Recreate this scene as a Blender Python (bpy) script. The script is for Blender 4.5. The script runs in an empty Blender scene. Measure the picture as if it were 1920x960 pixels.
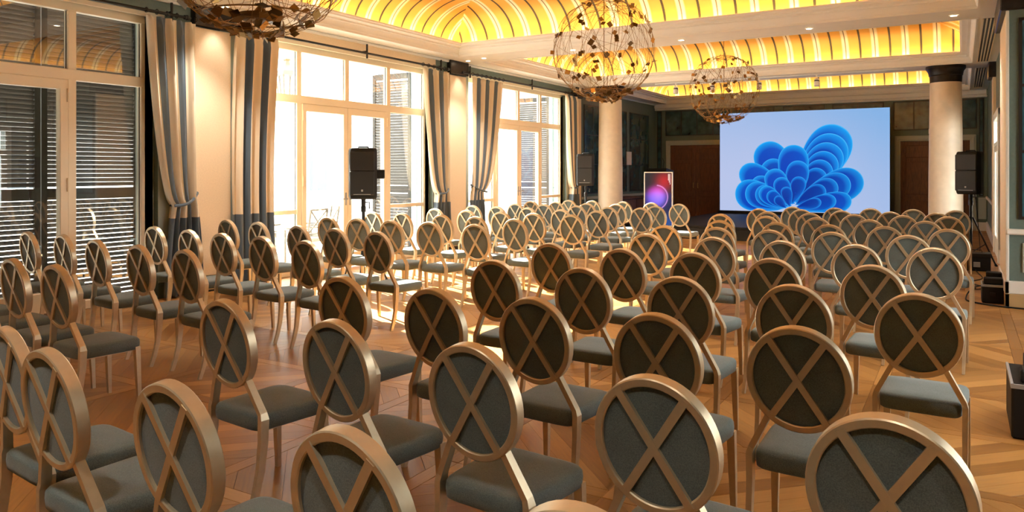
import bpy, bmesh, math, random
from mathutils import Vector, Matrix

random.seed(7)
S = bpy.context.scene
C = S.collection
PI = math.pi

# ------------------------------------------------------------------ camera
F_PX = 1418.0
YAW = math.atan(843.0 / 1418.0)
CAM_H = 1.69
cam_d = bpy.data.cameras.new('camera')
cam_d.sensor_width = 36.0
cam_d.lens = 36.0 * F_PX / 1920.0
cam_d.shift_y = -(480.0 - 320.0) / 1920.0
cam_d.clip_start = 0.05
cam = bpy.data.objects.new('camera', cam_d)
cam.location = (0, 0, CAM_H)
cam.rotation_euler = (PI / 2, 0, YAW)
C.objects.link(cam)
S.camera = cam

# ------------------------------------------------------------------ view, world, sun
S.view_settings.view_transform = 'Standard'
S.view_settings.look = 'None'
S.view_settings.gamma = 1.0
S.view_settings.use_curve_mapping = False
EXPOSURE = 1.3
S.view_settings.exposure = EXPOSURE
SHOW = 1.0 / (2.0 ** EXPOSURE)
S.cycles.max_bounces = 9
S.cycles.diffuse_bounces = 6
S.cycles.glossy_bounces = 4
S.cycles.transparent_max_bounces = 16
S.cycles.transmission_bounces = 4
S.cycles.sample_clamp_indirect = 6.0
S.cycles.caustics_reflective = False
S.cycles.caustics_refractive = False

W = bpy.data.worlds.new('daylight_sky')
S.world = W
W.use_nodes = True
wn = W.node_tree.nodes
wn['Background'].inputs[0].default_value = (0.94, 0.97, 1.0, 1)
wn['Background'].inputs[1].default_value = 5.6

sun_d = bpy.data.lights.new('sun', 'SUN')
sun_d.energy = 38.0
sun_d.angle = 0.012
sun_d.color = (1.0, 0.93, 0.82)
sun = bpy.data.objects.new('sun', sun_d)
sdir = Vector((1.0, -0.45, -0.62)).normalized()
sun.rotation_euler = sdir.to_track_quat('-Z', 'Y').to_euler()
sun.location = (-20, 20, 20)
C.objects.link(sun)

COVE_POWER = 2.9      # watts per metre of cove strip
SPOT_POWER = 62.0


# ------------------------------------------------------------------ helpers
def lin(c):
    return tuple(((v / 255.0) / 12.92) if v / 255.0 <= 0.04045 else (((v / 255.0) + 0.055) / 1.055) ** 2.4 for v in c)


def newmat(name):
    m = bpy.data.materials.new(name)
    m.use_nodes = True
    return m, m.node_tree, m.node_tree.nodes['Principled BSDF']


def pmat(name, col, rough=0.5, metal=0.0, noise=0.0, scale=20.0, bump=0.0, bscale=200.0, coat=0.0, spec=None, sheen=0.0, stretch=None):
    m, t, b = newmat(name)
    b.inputs['Base Color'].default_value = (*col, 1)
    b.inputs['Roughness'].default_value = rough
    b.inputs['Metallic'].default_value = metal
    b.inputs['Coat Weight'].default_value = coat
    b.inputs['Sheen Weight'].default_value = sheen
    if spec is not None:
        b.inputs['Specular IOR Level'].default_value = spec
    if noise or bump:
        tc = t.nodes.new('ShaderNodeTexCoord')
        mp = t.nodes.new('ShaderNodeMapping')
        t.links.new(tc.outputs['Object'], mp.inputs['Vector'])
        if stretch:
            mp.inputs['Scale'].default_value = stretch
    if noise:
        n = t.nodes.new('ShaderNodeTexNoise')
        n.inputs['Scale'].default_value = scale
        n.inputs['Detail'].default_value = 4
        t.links.new(mp.outputs[0], n.inputs['Vector'])
        r = t.nodes.new('ShaderNodeValToRGB')
        r.color_ramp.elements[0].position = 0.3
        r.color_ramp.elements[1].position = 0.7
        r.color_ramp.elements[0].color = (*[max(0, v * (1 - noise)) for v in col], 1)
        r.color_ramp.elements[1].color = (*[min(1, v * (1 + noise)) for v in col], 1)
        t.links.new(n.outputs['Fac'], r.inputs[0])
        t.links.new(r.outputs[0], b.inputs['Base Color'])
    if bump:
        n2 = t.nodes.new('ShaderNodeTexNoise')
        n2.inputs['Scale'].default_value = bscale
        n2.inputs['Detail'].default_value = 2
        t.links.new(mp.outputs[0], n2.inputs['Vector'])
        bp = t.nodes.new('ShaderNodeBump')
        bp.inputs['Strength'].default_value = bump
        bp.inputs['Distance'].default_value = 0.004
        t.links.new(n2.outputs['Fac'], bp.inputs['Height'])
        t.links.new(bp.outputs[0], b.inputs['Normal'])
    return m


def emat(name, col, strength):
    m, t, b = newmat(name)
    b.inputs['Base Color'].default_value = (*col, 1)
    b.inputs['Emission Color'].default_value = (*col, 1)
    b.inputs['Emission Strength'].default_value = strength
    return m


class MB:
    """collects vertices and faces, builds one mesh object"""
    def __init__(self):
        self.v, self.f, self.mi = [], [], []
        self.cur = 0

    def add(self, vs, fs, mi=None):
        o = len(self.v)
        self.v += [tuple(p) for p in vs]
        self.f += [tuple(i + o for i in q) for q in fs]
        self.mi += [self.cur if mi is None else mi] * len(fs)
        return self

    def box(self, x0, y0, z0, x1, y1, z1, mi=None, b=0.0):
        x0, x1 = min(x0, x1), max(x0, x1)
        y0, y1 = min(y0, y1), max(y0, y1)
        z0, z1 = min(z0, z1), max(z0, z1)
        if b <= 0:
            vs = [(x0, y0, z0), (x1, y0, z0), (x1, y1, z0), (x0, y1, z0), (x0, y0, z1), (x1, y0, z1), (x1, y1, z1), (x0, y1, z1)]
            fs = [(0, 3, 2, 1), (4, 5, 6, 7), (0, 1, 5, 4), (1, 2, 6, 5), (2, 3, 7, 6), (3, 0, 4, 7)]
            return self.add(vs, fs, mi)
        b = min(b, (x1 - x0) / 2.01, (y1 - y0) / 2.01, (z1 - z0) / 2.01)
        vs, idx = [], {}
        X = (x0, x1); Y = (y0, y1); Z = (z0, z1)
        sg = (1, -1)
        for i in (0, 1):
            for j in (0, 1):
                for k in (0, 1):
                    for a in range(3):
                        p = [X[i] + sg[i] * b, Y[j] + sg[j] * b, Z[k] + sg[k] * b]
                        p[a] = (X[i], Y[j], Z[k])[a]
                        idx[(i, j, k, a)] = len(vs)
                        vs.append(tuple(p))
        fs = []
        for a in range(3):
            u, w = (a + 1) % 3, (a + 2) % 3
            for s in (0, 1):
                q = []
                for (cu, cw) in ((0, 0), (1, 0), (1, 1), (0, 1)):
                    c = [0, 0, 0]; c[a] = s; c[u] = cu; c[w] = cw
                    q.append(idx[(*c, a)])
                fs.append(tuple(q) if s else tuple(reversed(q)))
        for a in range(3):
            u, w = (a + 1) % 3, (a + 2) % 3
            for cu in (0, 1):
                for cw in (0, 1):
                    c0 = [0, 0, 0]; c0[a] = 0; c0[u] = cu; c0[w] = cw
                    c1 = list(c0); c1[a] = 1
                    q = (idx[(*c0, u)], idx[(*c1, u)], idx[(*c1, w)], idx[(*c0, w)])
                    fs.append(q if (cu == cw) else tuple(reversed(q)))
        for i in (0, 1):
            for j in (0, 1):
                for k in (0, 1):
                    q = (idx[(i, j, k, 0)], idx[(i, j, k, 1)], idx[(i, j, k, 2)])
                    fs.append(q)
        return self.add(vs, fs, mi)

    def lathe(self, prof, cx=0, cy=0, n=24, mi=None, cap=True):
        vs, fs = [], []
        m = len(prof)
        for (r, z) in prof:
            for k in range(n):
                a = 2 * PI * k / n
                vs.append((cx + r * math.cos(a), cy + r * math.sin(a), z))
        for i in range(m - 1):
            for k in range(n):
                k2 = (k + 1) % n
                fs.append((i * n + k, i * n + k2, (i + 1) * n + k2, (i + 1) * n + k))
        if cap:
            fs.append(tuple(reversed(range(n))))
            fs.append(tuple((m - 1) * n + k for k in range(n)))
        return self.add(vs, fs, mi)

    def tube(self, pts, r, n=6, closed=False, mi=None):
        pts = [Vector(p) for p in pts]
        m = len(pts)
        vs, fs = [], []
        up = None
        for i in range(m):
            if closed:
                d = pts[(i + 1) % m] - pts[i - 1]
            else:
                d = pts[min(i + 1, m - 1)] - pts[max(i - 1, 0)]
            d = d.normalized() if d.length > 1e-9 else Vector((0, 0, 1))
            if up is None:
                up = Vector((0, 0, 1)) if abs(d.z) < 0.9 else Vector((1, 0, 0))
            s = d.cross(up)
            if s.length < 1e-6:
                s = d.cross(Vector((1, 0, 0)))
            s.normalize()
            up = s.cross(d).normalized()
            rr = r[i] if isinstance(r, (list, tuple)) else r
            for k in range(n):
                a = 2 * PI * k / n
                vs.append(pts[i] + (s * math.cos(a) + up * math.sin(a)) * rr)
        for i in range(m if closed else m - 1):
            j = (i + 1) % m
            for k in range(n):
                k2 = (k + 1) % n
                fs.append((i * n + k, i * n + k2, j * n + k2, j * n + k))
        if not closed:
            fs.append(tuple(reversed(range(n))))
            fs.append(tuple((m - 1) * n + k for k in range(n)))
        return self.add(vs, fs, mi)

    def bar(self, pts, wx, wy, axis_x=(1, 0, 0), mi=None):
        """rectangular section swept along pts; section axes are axis_x and the normal to it"""
        pts = [Vector(p) for p in pts]
        ax = Vector(axis_x).normalized()
        m = len(pts)
        vs, fs = [], []
        for i in range(m):
            d = (pts[min(i + 1, m - 1)] - pts[max(i - 1, 0)]).normalized()
            n2 = d.cross(ax).normalized()
            hx = (wx[i] if isinstance(wx, (list, tuple)) else wx) / 2
            hy = (wy[i] if isinstance(wy, (list, tuple)) else wy) / 2
            a2 = n2.cross(d).normalized()
            for (sx, sy) in ((-1, -1), (1, -1), (1, 1), (-1, 1)):
                vs.append(pts[i] + a2 * sx * hx + n2 * sy * hy)
        for i in range(m - 1):
            for k in range(4):
                k2 = (k + 1) % 4
                fs.append((i * 4 + k, i * 4 + k2, (i + 1) * 4 + k2, (i + 1) * 4 + k))
        fs.append((3, 2, 1, 0))
        e = (m - 1) * 4
        fs.append((e, e + 1, e + 2, e + 3))
        return self.add(vs, fs, mi)

    def prism(self, poly, z0, z1, mi=None):
        n = len(poly)
        vs = [(x, y, z0) for x, y in poly] + [(x, y, z1) for x, y in poly]
        fs = [tuple(reversed(range(n))), tuple(range(n, 2 * n))]
        for k in range(n):
            k2 = (k + 1) % n
            fs.append((k, k2, n + k2, n + k))
        return self.add(vs, fs, mi)

    def xf(self, M):
        self.v = [tuple(M @ Vector(p)) for p in self.v]
        return self

    def mesh(self, name, mats, smooth=False, angle=40):
        me = bpy.data.meshes.new(name)
        me.from_pydata(self.v, [], self.f)
        if not isinstance(mats, (list, tuple)):
            mats = [mats]
        for m in mats:
            me.materials.append(m)
        if len(mats) > 1:
            me.polygons.foreach_set('material_index', self.mi)
        bm = bmesh.new(); bm.from_mesh(me)
        bmesh.ops.recalc_face_normals(bm, faces=bm.faces)
        if smooth:
            for f in bm.faces:
                f.smooth = True
            for e in bm.edges:
                if len(e.link_faces) == 2 and e.calc_face_angle(0) > math.radians(angle):
                    e.smooth = False
        bm.to_mesh(me); bm.free()
        me.update()
        return me


def link(name, me, parent=None, loc=None, rot=None):
    o = bpy.data.objects.new(name, me)
    C.objects.link(o)
    if parent is not None:
        o.parent = parent
    if loc is not None:
        o.location = loc
    if rot is not None:
        o.rotation_euler = rot
    return o


def part(name, mb, mat, parent, smooth=False, label=None, angle=40, loc=None, rot=None):
    o = link(name, mb.mesh(name, mat, smooth, angle), parent, loc, rot)
    if label:
        o['label'] = label
    return o


def thing(name, label, cat, loc=(0, 0, 0), rotz=0.0, group=None):
    o = bpy.data.objects.new(name, None)
    C.objects.link(o)
    o.empty_display_size = 0.1
    o.location = loc
    o.rotation_euler = (0, 0, rotz)
    o['label'] = label
    o['category'] = cat
    if group:
        o['group'] = group
    return o


def tag(o, label, cat, group=None):
    o['label'] = label
    o['category'] = cat
    if group:
        o['group'] = group
    return o


def struct(name, mb, mat, label, cat='wall', smooth=False, parent=None):
    o = link(name, mb.mesh(name, mat, smooth), parent)
    if parent is None:
        o['kind'] = 'structure'
        o['label'] = label
        o['category'] = cat
    return o


def copy_tree(o, parent=None):
    c = o.copy()
    C.objects.link(c)
    c.parent = parent
    for ch in list(o.children):
        copy_tree(ch, c)
    return c


ORD = ['first', 'second', 'third', 'fourth', 'fifth', 'sixth', 'seventh', 'eighth', 'ninth', 'tenth', 'eleventh', 'twelfth']

# ------------------------------------------------------------------ materials
M = {}
M['white'] = pmat('white_paint', (0.78, 0.74, 0.66), 0.45)
M['ceil'] = pmat('ceiling_paint', (0.82, 0.81, 0.77), 0.8, noise=0.02, scale=3)
M['frame'] = pmat('window_frame_paint', (0.86, 0.74, 0.54), 0.4)
M['green'] = pmat('green_paint', (0.125, 0.175, 0.15), 0.5, noise=0.06, scale=30)
M['palegreen'] = pmat('pale_green_paint', (0.42, 0.46, 0.40), 0.5)
M['cream'] = pmat('cream_wall_cloth', (0.80, 0.64, 0.44), 0.8, noise=0.05, scale=60, bump=0.15, bscale=400)
M['stone'] = pmat('dark_marble', (0.016, 0.012, 0.011), 0.38, noise=0.6, scale=12, spec=0.3)
M['column'] = pmat('column_plaster', (0.70, 0.60, 0.46), 0.45, noise=0.05, scale=8)
M['walnut'] = pmat('door_walnut', (0.13, 0.045, 0.014), 0.4, noise=0.45, scale=9, stretch=(6, 6, 0.6))
M['tealglass'] = pmat('aged_teal_mirror', (0.030, 0.075, 0.080), 0.12, noise=0.65, scale=4, spec=0.9)
M['tealart'] = pmat('teal_painted_panel', (0.030, 0.115, 0.150), 0.3, noise=0.6, scale=3)
M['muntin'] = pmat('dark_bead', (0.018, 0.014, 0.012), 0.4)
M['black'] = pmat('black_plastic', (0.012, 0.012, 0.012), 0.55, bump=0.2, bscale=500, spec=0.25)
M['blackmetal'] = pmat('black_metal', (0.012, 0.011, 0.011), 0.35, metal=0.3)
M['grille'] = pmat('speaker_grille', (0.020, 0.020, 0.020), 0.6, noise=0.5, scale=600)
M['badge'] = pmat('grey_badge', (0.35, 0.35, 0.35), 0.4)
M['bronze'] = pmat('champagne_bronze_frame', (0.66, 0.53, 0.35), 0.38, metal=0.65, noise=0.05, scale=25)
M['glide'] = pmat('clear_glide', (0.35, 0.33, 0.30), 0.2)
M['curtain_cream'] = pmat('curtain_cream', (0.80, 0.68, 0.50), 0.8, bump=0.2, bscale=300, sheen=0.2)
M['curtain_blue'] = pmat('curtain_slate_blue', (0.10, 0.135, 0.17), 0.75, bump=0.2, bscale=300, sheen=0.2)
M['shutter'] = pmat('shutter_paint', (0.028, 0.022, 0.016), 0.6, noise=0.15, scale=15)
M['slat'] = pmat('shutter_slat', (0.050, 0.040, 0.030), 0.6, noise=0.1, scale=15)
M['facade'] = pmat('facade_render', (0.86, 0.83, 0.77), 0.9, noise=0.03, scale=2)
M['facadegrey'] = pmat('facade_window', (0.07, 0.085, 0.10), 0.3)
M['terrace'] = pmat('terrace_stone', (0.72, 0.68, 0.62), 0.7, noise=0.08, scale=5)
M['red'] = pmat('red_plastic', (0.55, 0.02, 0.015), 0.4)
M['whiteplastic'] = pmat('white_plastic', (0.80, 0.79, 0.76), 0.35)
M['brass'] = pmat('aged_brass', (0.45, 0.28, 0.10), 0.32, metal=0.9)
M['brassdark'] = pmat('dark_brass', (0.16, 0.095, 0.035), 0.38, metal=0.8)
M['wire'] = pmat('brass_wire', (0.30, 0.19, 0.08), 0.4, metal=0.8)
M['rust'] = pmat('patio_chair_metal', (0.15, 0.12, 0.09), 0.5)
M['patiocloth'] = pmat('patio_sling', (0.30, 0.28, 0.25), 0.8)
M['leaf'] = pmat('plant_leaf', (0.03, 0.075, 0.015), 0.5)
M['gap'] = pmat('floor_joint', (0.055, 0.026, 0.010), 0.8)
M['plinth'] = pmat('ochre_plinth', (0.50, 0.33, 0.14), 0.5)
M['lens'] = emat('downlight_lens', (1.0, 0.86, 0.62), 14.0)
M['led'] = emat('cove_led', (1.0, 0.66, 0.22), 6.0)
M['doorwhite'] = pmat('white_door_paint', (0.74, 0.76, 0.72), 0.4)


def fabric():
    m, t, b = newmat('slate_green_chair_fabric')
    tc = t.nodes.new('ShaderNodeTexCoord')
    mp = t.nodes.new('ShaderNodeMapping')
    t.links.new(tc.outputs['Object'], mp.inputs['Vector'])
    mp.inputs['Scale'].default_value = (1, 1, 1)
    n1 = t.nodes.new('ShaderNodeTexNoise'); n1.inputs['Scale'].default_value = 260; n1.inputs['Detail'].default_value = 2
    n2 = t.nodes.new('ShaderNodeTexNoise'); n2.inputs['Scale'].default_value = 7
    t.links.new(mp.outputs[0], n1.inputs['Vector']); t.links.new(mp.outputs[0], n2.inputs['Vector'])
    ad = t.nodes.new('ShaderNodeMath'); ad.operation = 'MULTIPLY_ADD'
    t.links.new(n2.outputs['Fac'], ad.inputs[0]); ad.inputs[1].default_value = 0.35
    t.links.new(n1.outputs['Fac'], ad.inputs[2])
    r = t.nodes.new('ShaderNodeValToRGB')
    r.color_ramp.elements[0].position = 0.40; r.color_ramp.elements[1].position = 0.95
    r.color_ramp.elements[0].color = (0.070, 0.090, 0.085, 1)
    r.color_ramp.elements[1].color = (0.168, 0.208, 0.198, 1)
    t.links.new(ad.outputs[0], r.inputs[0])
    t.links.new(r.outputs[0], b.inputs['Base Color'])
    b.inputs['Roughness'].default_value = 0.85
    b.inputs['Sheen Weight'].default_value = 0.25
    b.inputs['Sheen Roughness'].default_value = 0.5
    bp = t.nodes.new('ShaderNodeBump'); bp.inputs['Strength'].default_value = 0.35; bp.inputs['Distance'].default_value = 0.002
    t.links.new(n1.outputs['Fac'], bp.inputs['Height']); t.links.new(bp.outputs[0], b.inputs['Normal'])
    return m


M['fabric'] = fabric()


def glassmat(name, tint=(0.97, 0.985, 0.97), refl=1.0):
    m = bpy.data.materials.new(name); m.use_nodes = True
    t = m.node_tree
    for n in list(t.nodes):
        t.nodes.remove(n)
    out = t.nodes.new('ShaderNodeOutputMaterial')
    tr = t.nodes.new('ShaderNodeBsdfTransparent'); tr.inputs[0].default_value = (*tint, 1)
    gl = t.nodes.new('ShaderNodeBsdfGlossy'); gl.inputs['Roughness'].default_value = 0.01
    lw = t.nodes.new('ShaderNodeLayerWeight'); lw.inputs['Blend'].default_value = 0.5
    pw_ = t.nodes.new('ShaderNodeMath'); pw_.operation = 'POWER'; pw_.inputs[1].default_value = 4.0
    t.links.new(lw.outputs['Facing'], pw_.inputs[0])
    mu = t.nodes.new('ShaderNodeMath'); mu.operation = 'MULTIPLY_ADD'; mu.inputs[1].default_value = 0.8; mu.inputs[2].default_value = refl
    mu.use_clamp = True
    mx = t.nodes.new('ShaderNodeMixShader')
    t.links.new(pw_.outputs[0], mu.inputs[0]); t.links.new(mu.outputs[0], mx.inputs[0])
    t.links.new(tr.outputs[0], mx.inputs[1]); t.links.new(gl.outputs[0], mx.inputs[2])
    t.links.new(mx.outputs[0], out.inputs[0])
    return m


M['glass'] = glassmat('window_glass', refl=0.10)


def woodfloor():
    m, t, b = newmat('parquet_oak')
    uv = t.nodes.new('ShaderNodeUVMap'); uv.uv_map = 'UVMap'
    at = t.nodes.new('ShaderNodeAttribute'); at.attribute_name = 'tint'
    mp = t.nodes.new('ShaderNodeMapping'); mp.inputs['Scale'].default_value = (2.0, 26.0, 1)
    t.links.new(uv.outputs[0], mp.inputs['Vector'])
    n = t.nodes.new('ShaderNodeTexNoise'); n.inputs['Scale'].default_value = 2.2; n.inputs['Detail'].default_value = 6; n.inputs['Distortion'].default_value = 0.4
    t.links.new(mp.outputs[0], n.inputs['Vector'])
    a1 = t.nodes.new('ShaderNodeMath'); a1.operation = 'MULTIPLY_ADD'; a1.inputs[1].default_value = 0.55
    t.links.new(n.outputs['Fac'], a1.inputs[0])
    a2 = t.nodes.new('ShaderNodeMath'); a2.operation = 'MULTIPLY'; a2.inputs[1].default_value = 0.55
    t.links.new(at.outputs['Fac'], a2.inputs[0]); t.links.new(a2.outputs[0], a1.inputs[2])
    r = t.nodes.new('ShaderNodeValToRGB')
    r.color_ramp.elements[0].position = 0.2; r.color_ramp.elements[1].position = 0.85
    r.color_ramp.elements[0].color = (0.24, 0.100, 0.022, 1)
    r.color_ramp.elements[1].color = (0.50, 0.25, 0.072, 1)
    t.links.new(a1.outputs[0], r.inputs[0]); t.links.new(r.outputs[0], b.inputs['Base Color'])
    b.inputs['Roughness'].default_value = 0.30
    b.inputs['Specular IOR Level'].default_value = 0.30
    rr = t.nodes.new('ShaderNodeMapRange'); rr.inputs['To Min'].default_value = 0.28; rr.inputs['To Max'].default_value = 0.48
    t.links.new(n.outputs['Fac'], rr.inputs['Value']); t.links.new(rr.outputs[0], b.inputs['Roughness'])
    return m


M['parquet'] = woodfloor()


def stripes(name, axis):
    """painted vault: dark hairlines alternating with pale double bands across a yellow ground"""
    m, t, b = newmat(name)
    g = t.nodes.new('ShaderNodeNewGeometry')
    sx = t.nodes.new('ShaderNodeSeparateXYZ'); t.links.new(g.outputs['Position'], sx.inputs[0])

    def mth(op, a, bb=None):
        n = t.nodes.new('ShaderNodeMath'); n.operation = op
        for i, v in enumerate((a, bb)):
            if v is None:
                continue
            if isinstance(v, (int, float)):
                n.inputs[i].default_value = v
            else:
                t.links.new(v, n.inputs[i])
        return n.outputs[0]
    per = 0.60
    p = mth('DIVIDE', sx.outputs[axis], per)
    fr = mth('FRACT', mth('ADD', p, 50.25))
    d = mth('MULTIPLY', mth('ABSOLUTE', mth('SUBTRACT', fr, 0.5)), per)   # 0 at the pale band's centre, 0.3 at a dark line
    dark = mth('GREATER_THAN', d, 0.3 - 0.021)
    pale = t.nodes.new('ShaderNodeMapRange'); pale.interpolation_type = 'SMOOTHSTEP'
    pale.inputs['From Min'].default_value = 0.085; pale.inputs['From Max'].default_value = 0.050
    t.links.new(d, pale.inputs['Value'])
    hair = mth('LESS_THAN', d, 0.011)
    nz = t.nodes.new('ShaderNodeTexNoise'); nz.inputs['Scale'].default_value = 3.0
    t.links.new(g.outputs['Position'], nz.inputs['Vector'])
    cr = t.nodes.new('ShaderNodeValToRGB')
    cr.color_ramp.elements[0].color = (0.68, 0.38, 0.075, 1); cr.color_ramp.elements[1].color = (0.78, 0.46, 0.10, 1)
    t.links.new(nz.outputs['Fac'], cr.inputs[0])

    def mix(f, a, c2):
        n = t.nodes.new('ShaderNodeMix'); n.data_type = 'RGBA'
        t.links.new(f, n.inputs[0]); t.links.new(a, n.inputs[6])
        n.inputs[7].default_value = (*c2, 1)
        return n.outputs[2]
    c = mix(pale.outputs[0], cr.outputs[0], (0.86, 0.80, 0.62))
    c = mix(hair, c, (0.22, 0.17, 0.10))
    c = mix(dark, c, (0.05, 0.04, 0.025))
    t.links.new(c, b.inputs['Base Color'])
    b.inputs['Roughness'].default_value = 0.7
    return m


M['vault_x'] = stripes('vault_stripes_across', 0)
M['vault_y'] = stripes('vault_stripes_along', 1)


def colattr(name, strength):
    m, t, b = newmat(name)
    a = t.nodes.new('ShaderNodeVertexColor'); a.layer_name = 'Col'
    b.inputs['Base Color'].default_value = (0.01, 0.01, 0.01, 1)
    b.inputs['Roughness'].default_value = 0.4
    b.inputs['Specular IOR Level'].default_value = 0.08
    t.links.new(a.outputs[0], b.inputs['Emission Color'])
    b.inputs['Emission Strength'].default_value = strength
    return m


M['ledpicture'] = colattr('led_picture', SHOW * 0.95)

# ------------------------------------------------------------------ key dimensions (metres; camera at x=0, y=0)
XL = -9.10           # face of the window wall
XG = -9.20           # face of the window frames
ZS = 3.88            # soffit
YB = 25.0            # far wall
YN = -2.2            # near wall behind the camera
XR = 0.62            # right wall of the far bays
XRN = 2.7            # right wall of the near bay
WIN = [(1, 3.84), (2, 9.86), (3, 15.80)]
BAY = 1.11
ZT, ZTR0, ZTR1 = 3.58, 2.70, 2.82

# ------------------------------------------------------------------ floor
sub = MB().box(XL - 0.4, YN - 0.2, -0.12, XRN + 0.3, YB + 0.2, -0.004)
floor = struct('floor', sub, M['gap'], 'polished oak parquet floor laid in large diagonal panels', 'floor')


def plank_polys():
    out = []
    cell = 1.0
    bw = 0.095
    x0, y0 = -9.6, -2.4
    for i in range(13):
        for j in range(28):
            cx, cy = x0 + i * cell, y0 + j * cell
            g = 0.0012
            # border boards: two along y, two along x
            out.append([(cx, cy), (cx + bw, cy), (cx + bw, cy + cell), (cx, cy + cell)])
            out.append([(cx + bw, cy), (cx + cell, cy), (cx + cell, cy + bw), (cx + bw, cy + bw)])
            # inner square filled by diagonal boards
            a0, b0, a1, b1 = cx + bw, cy + bw, cx + cell, cy + cell
            L = a1 - a0
            sgn = 1 if (i + j) % 2 else -1
            n = 10
            for k in range(n):
                s0, s1 = 2 * L * k / n, 2 * L * (k + 1) / n
                # region s0 <= u+v <= s1 in the unit square
                pts = []

                def cross(s):
                    if s <= L:
                        return [(s, 0.0), (0.0, s)]
                    return [(L, s - L), (s - L, L)]
                p, q = cross(s0), cross(s1)
                poly = [p[0]]
                if s0 < L < s1:
                    poly.append((L, 0.0))
                poly.append(q[0]); poly.append(q[1])
                if s0 < L < s1:
                    poly.append((0.0, L))
                poly.append(p[1])
                cl = []
                for c in poly:
                    if not cl or (abs(c[0] - cl[-1][0]) + abs(c[1] - cl[-1][1])) > 1e-6:
                        cl.append(c)
                if abs(cl[0][0] - cl[-1][0]) + abs(cl[0][1] - cl[-1][1]) < 1e-6:
                    cl.pop()
                if len(cl) < 3:
                    continue
                if sgn > 0:
                    out.append([(a0 + u, b0 + v) for u, v in cl])
                else:
                    out.append([(a1 - u, b0 + v) for u, v in reversed(cl)])
    return out


def shrink(poly, g):
    cx = sum(p[0] for p in poly) / len(poly); cy = sum(p[1] for p in poly) / len(poly)
    o = []
    for (x, y) in poly:
        d = math.hypot(x - cx, y - cy)
        k = max(0.0, 1 - g * 1.6 / max(d, 1e-6))
        o.append((cx + (x - cx) * k, cy + (y - cy) * k))
    return o


def project(p):
    c, s = math.cos(YAW), math.sin(YAW)
    lat = p[0] * c + p[1] * s
    dep = -p[0] * s + p[1] * c
    if dep < 0.3:
        return None
    return 960 + F_PX * lat / dep, 320 + F_PX * (CAM_H - p[2]) / dep, dep


def plank_geo(polys):
    vs, fs, uvs, tints = [], [], [], []
    for poly in polys:
        n = len(poly)
        o = len(vs)
        top = shrink(poly, 0.0035)
        low = shrink(poly, 0.0012)
        vs += [(x, y, 0.0) for x, y in top] + [(x, y, -0.0030) for x, y in low]
        fs.append([o + k for k in range(n)])
        for k in range(n):
            k2 = (k + 1) % n
            fs.append([o + n + k, o + n + k2, o + k2, o + k])
        # grain direction = longest edge
        best, dx, dy = 0, 1, 0
        for k in range(n):
            ex, ey = poly[(k + 1) % n][0] - poly[k][0], poly[(k + 1) % n][1] - poly[k][1]
            if math.hypot(ex, ey) > best:
                best = math.hypot(ex, ey); dx, dy = ex / best, ey / best
        offu, offv = random.uniform(0, 50), random.uniform(0, 50)
        tn = random.random()
        for src in (top, low):
            for (x, y) in src:
                uvs.append((x * dx + y * dy + offu, -x * dy + y * dx + offv))
                tints.append(tn)
    return vs, fs, uvs, tints


def plank_mesh(name, polys):
    vs, fs, uvs, tints = plank_geo(polys)
    me = bpy.data.meshes.new(name)
    me.from_pydata(vs, [], fs)
    me.materials.append(M['parquet'])
    ul = me.uv_layers.new(name='UVMap')
    for l in me.loops:
        ul.data[l.index].uv = uvs[l.vertex_index]
    at = me.attributes.new('tint', 'FLOAT', 'POINT')
    at.data.foreach_set('value', tints)
    me.update()
    return me


def poly_area(p):
    return abs(sum(p[k][0] * p[(k + 1) % len(p)][1] - p[(k + 1) % len(p)][0] * p[k][1] for k in range(len(p)))) / 2


PL = []
for poly in plank_polys():
    xs = [p[0] for p in poly]; ys = [p[1] for p in poly]
    if max(xs) < XL - 0.35 or min(xs) > XRN + 0.1 or max(ys) < YN or min(ys) > YB:
        continue
    cx, cy = sum(xs) / len(xs), sum(ys) / len(ys)
    q = project((cx, cy, 0))
    score = 0
    if q and 0 < q[0] < 1925 and q[1] < 975:
        score = poly_area(poly) / q[2] ** 3
        if cx > -0.3:
            score *= 3.0     # open floor beside the chairs shows most
    PL.append((score, poly))
PL.sort(key=lambda a: -a[0])
for sc, poly in PL[:290]:
    link('plank', plank_mesh('plank', [poly]), floor)
rest = link('plank_field', plank_mesh('plank_field', [p for _, p in PL[290:]]), floor)
rest['kind'] = 'stuff'

# ------------------------------------------------------------------ walls
wl = MB()
edges = [(YN, WIN[0][1] - 2 * BAY - 0.12)]
for k, (n, yc) in enumerate(WIN):
    y0 = yc + 2 * BAY + 0.12
    y1 = WIN[k + 1][1] - 2 * BAY - 0.12 if k < 2 else YB + 0.2
    edges.append((y0, y1))
for (y0, y1) in edges:
    wl.box(XL - 0.42, y0, -0.1, XL, y1, 5.2)
for (n, yc) in WIN:
    wl.box(XL - 0.42, yc - 2 * BAY - 0.12, ZT + 0.06, XL, yc + 2 * BAY + 0.12, 5.2)
wall_left = struct('wall_left', wl, M['green'], 'grey-green window wall with cream piers between tall windows')

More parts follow.
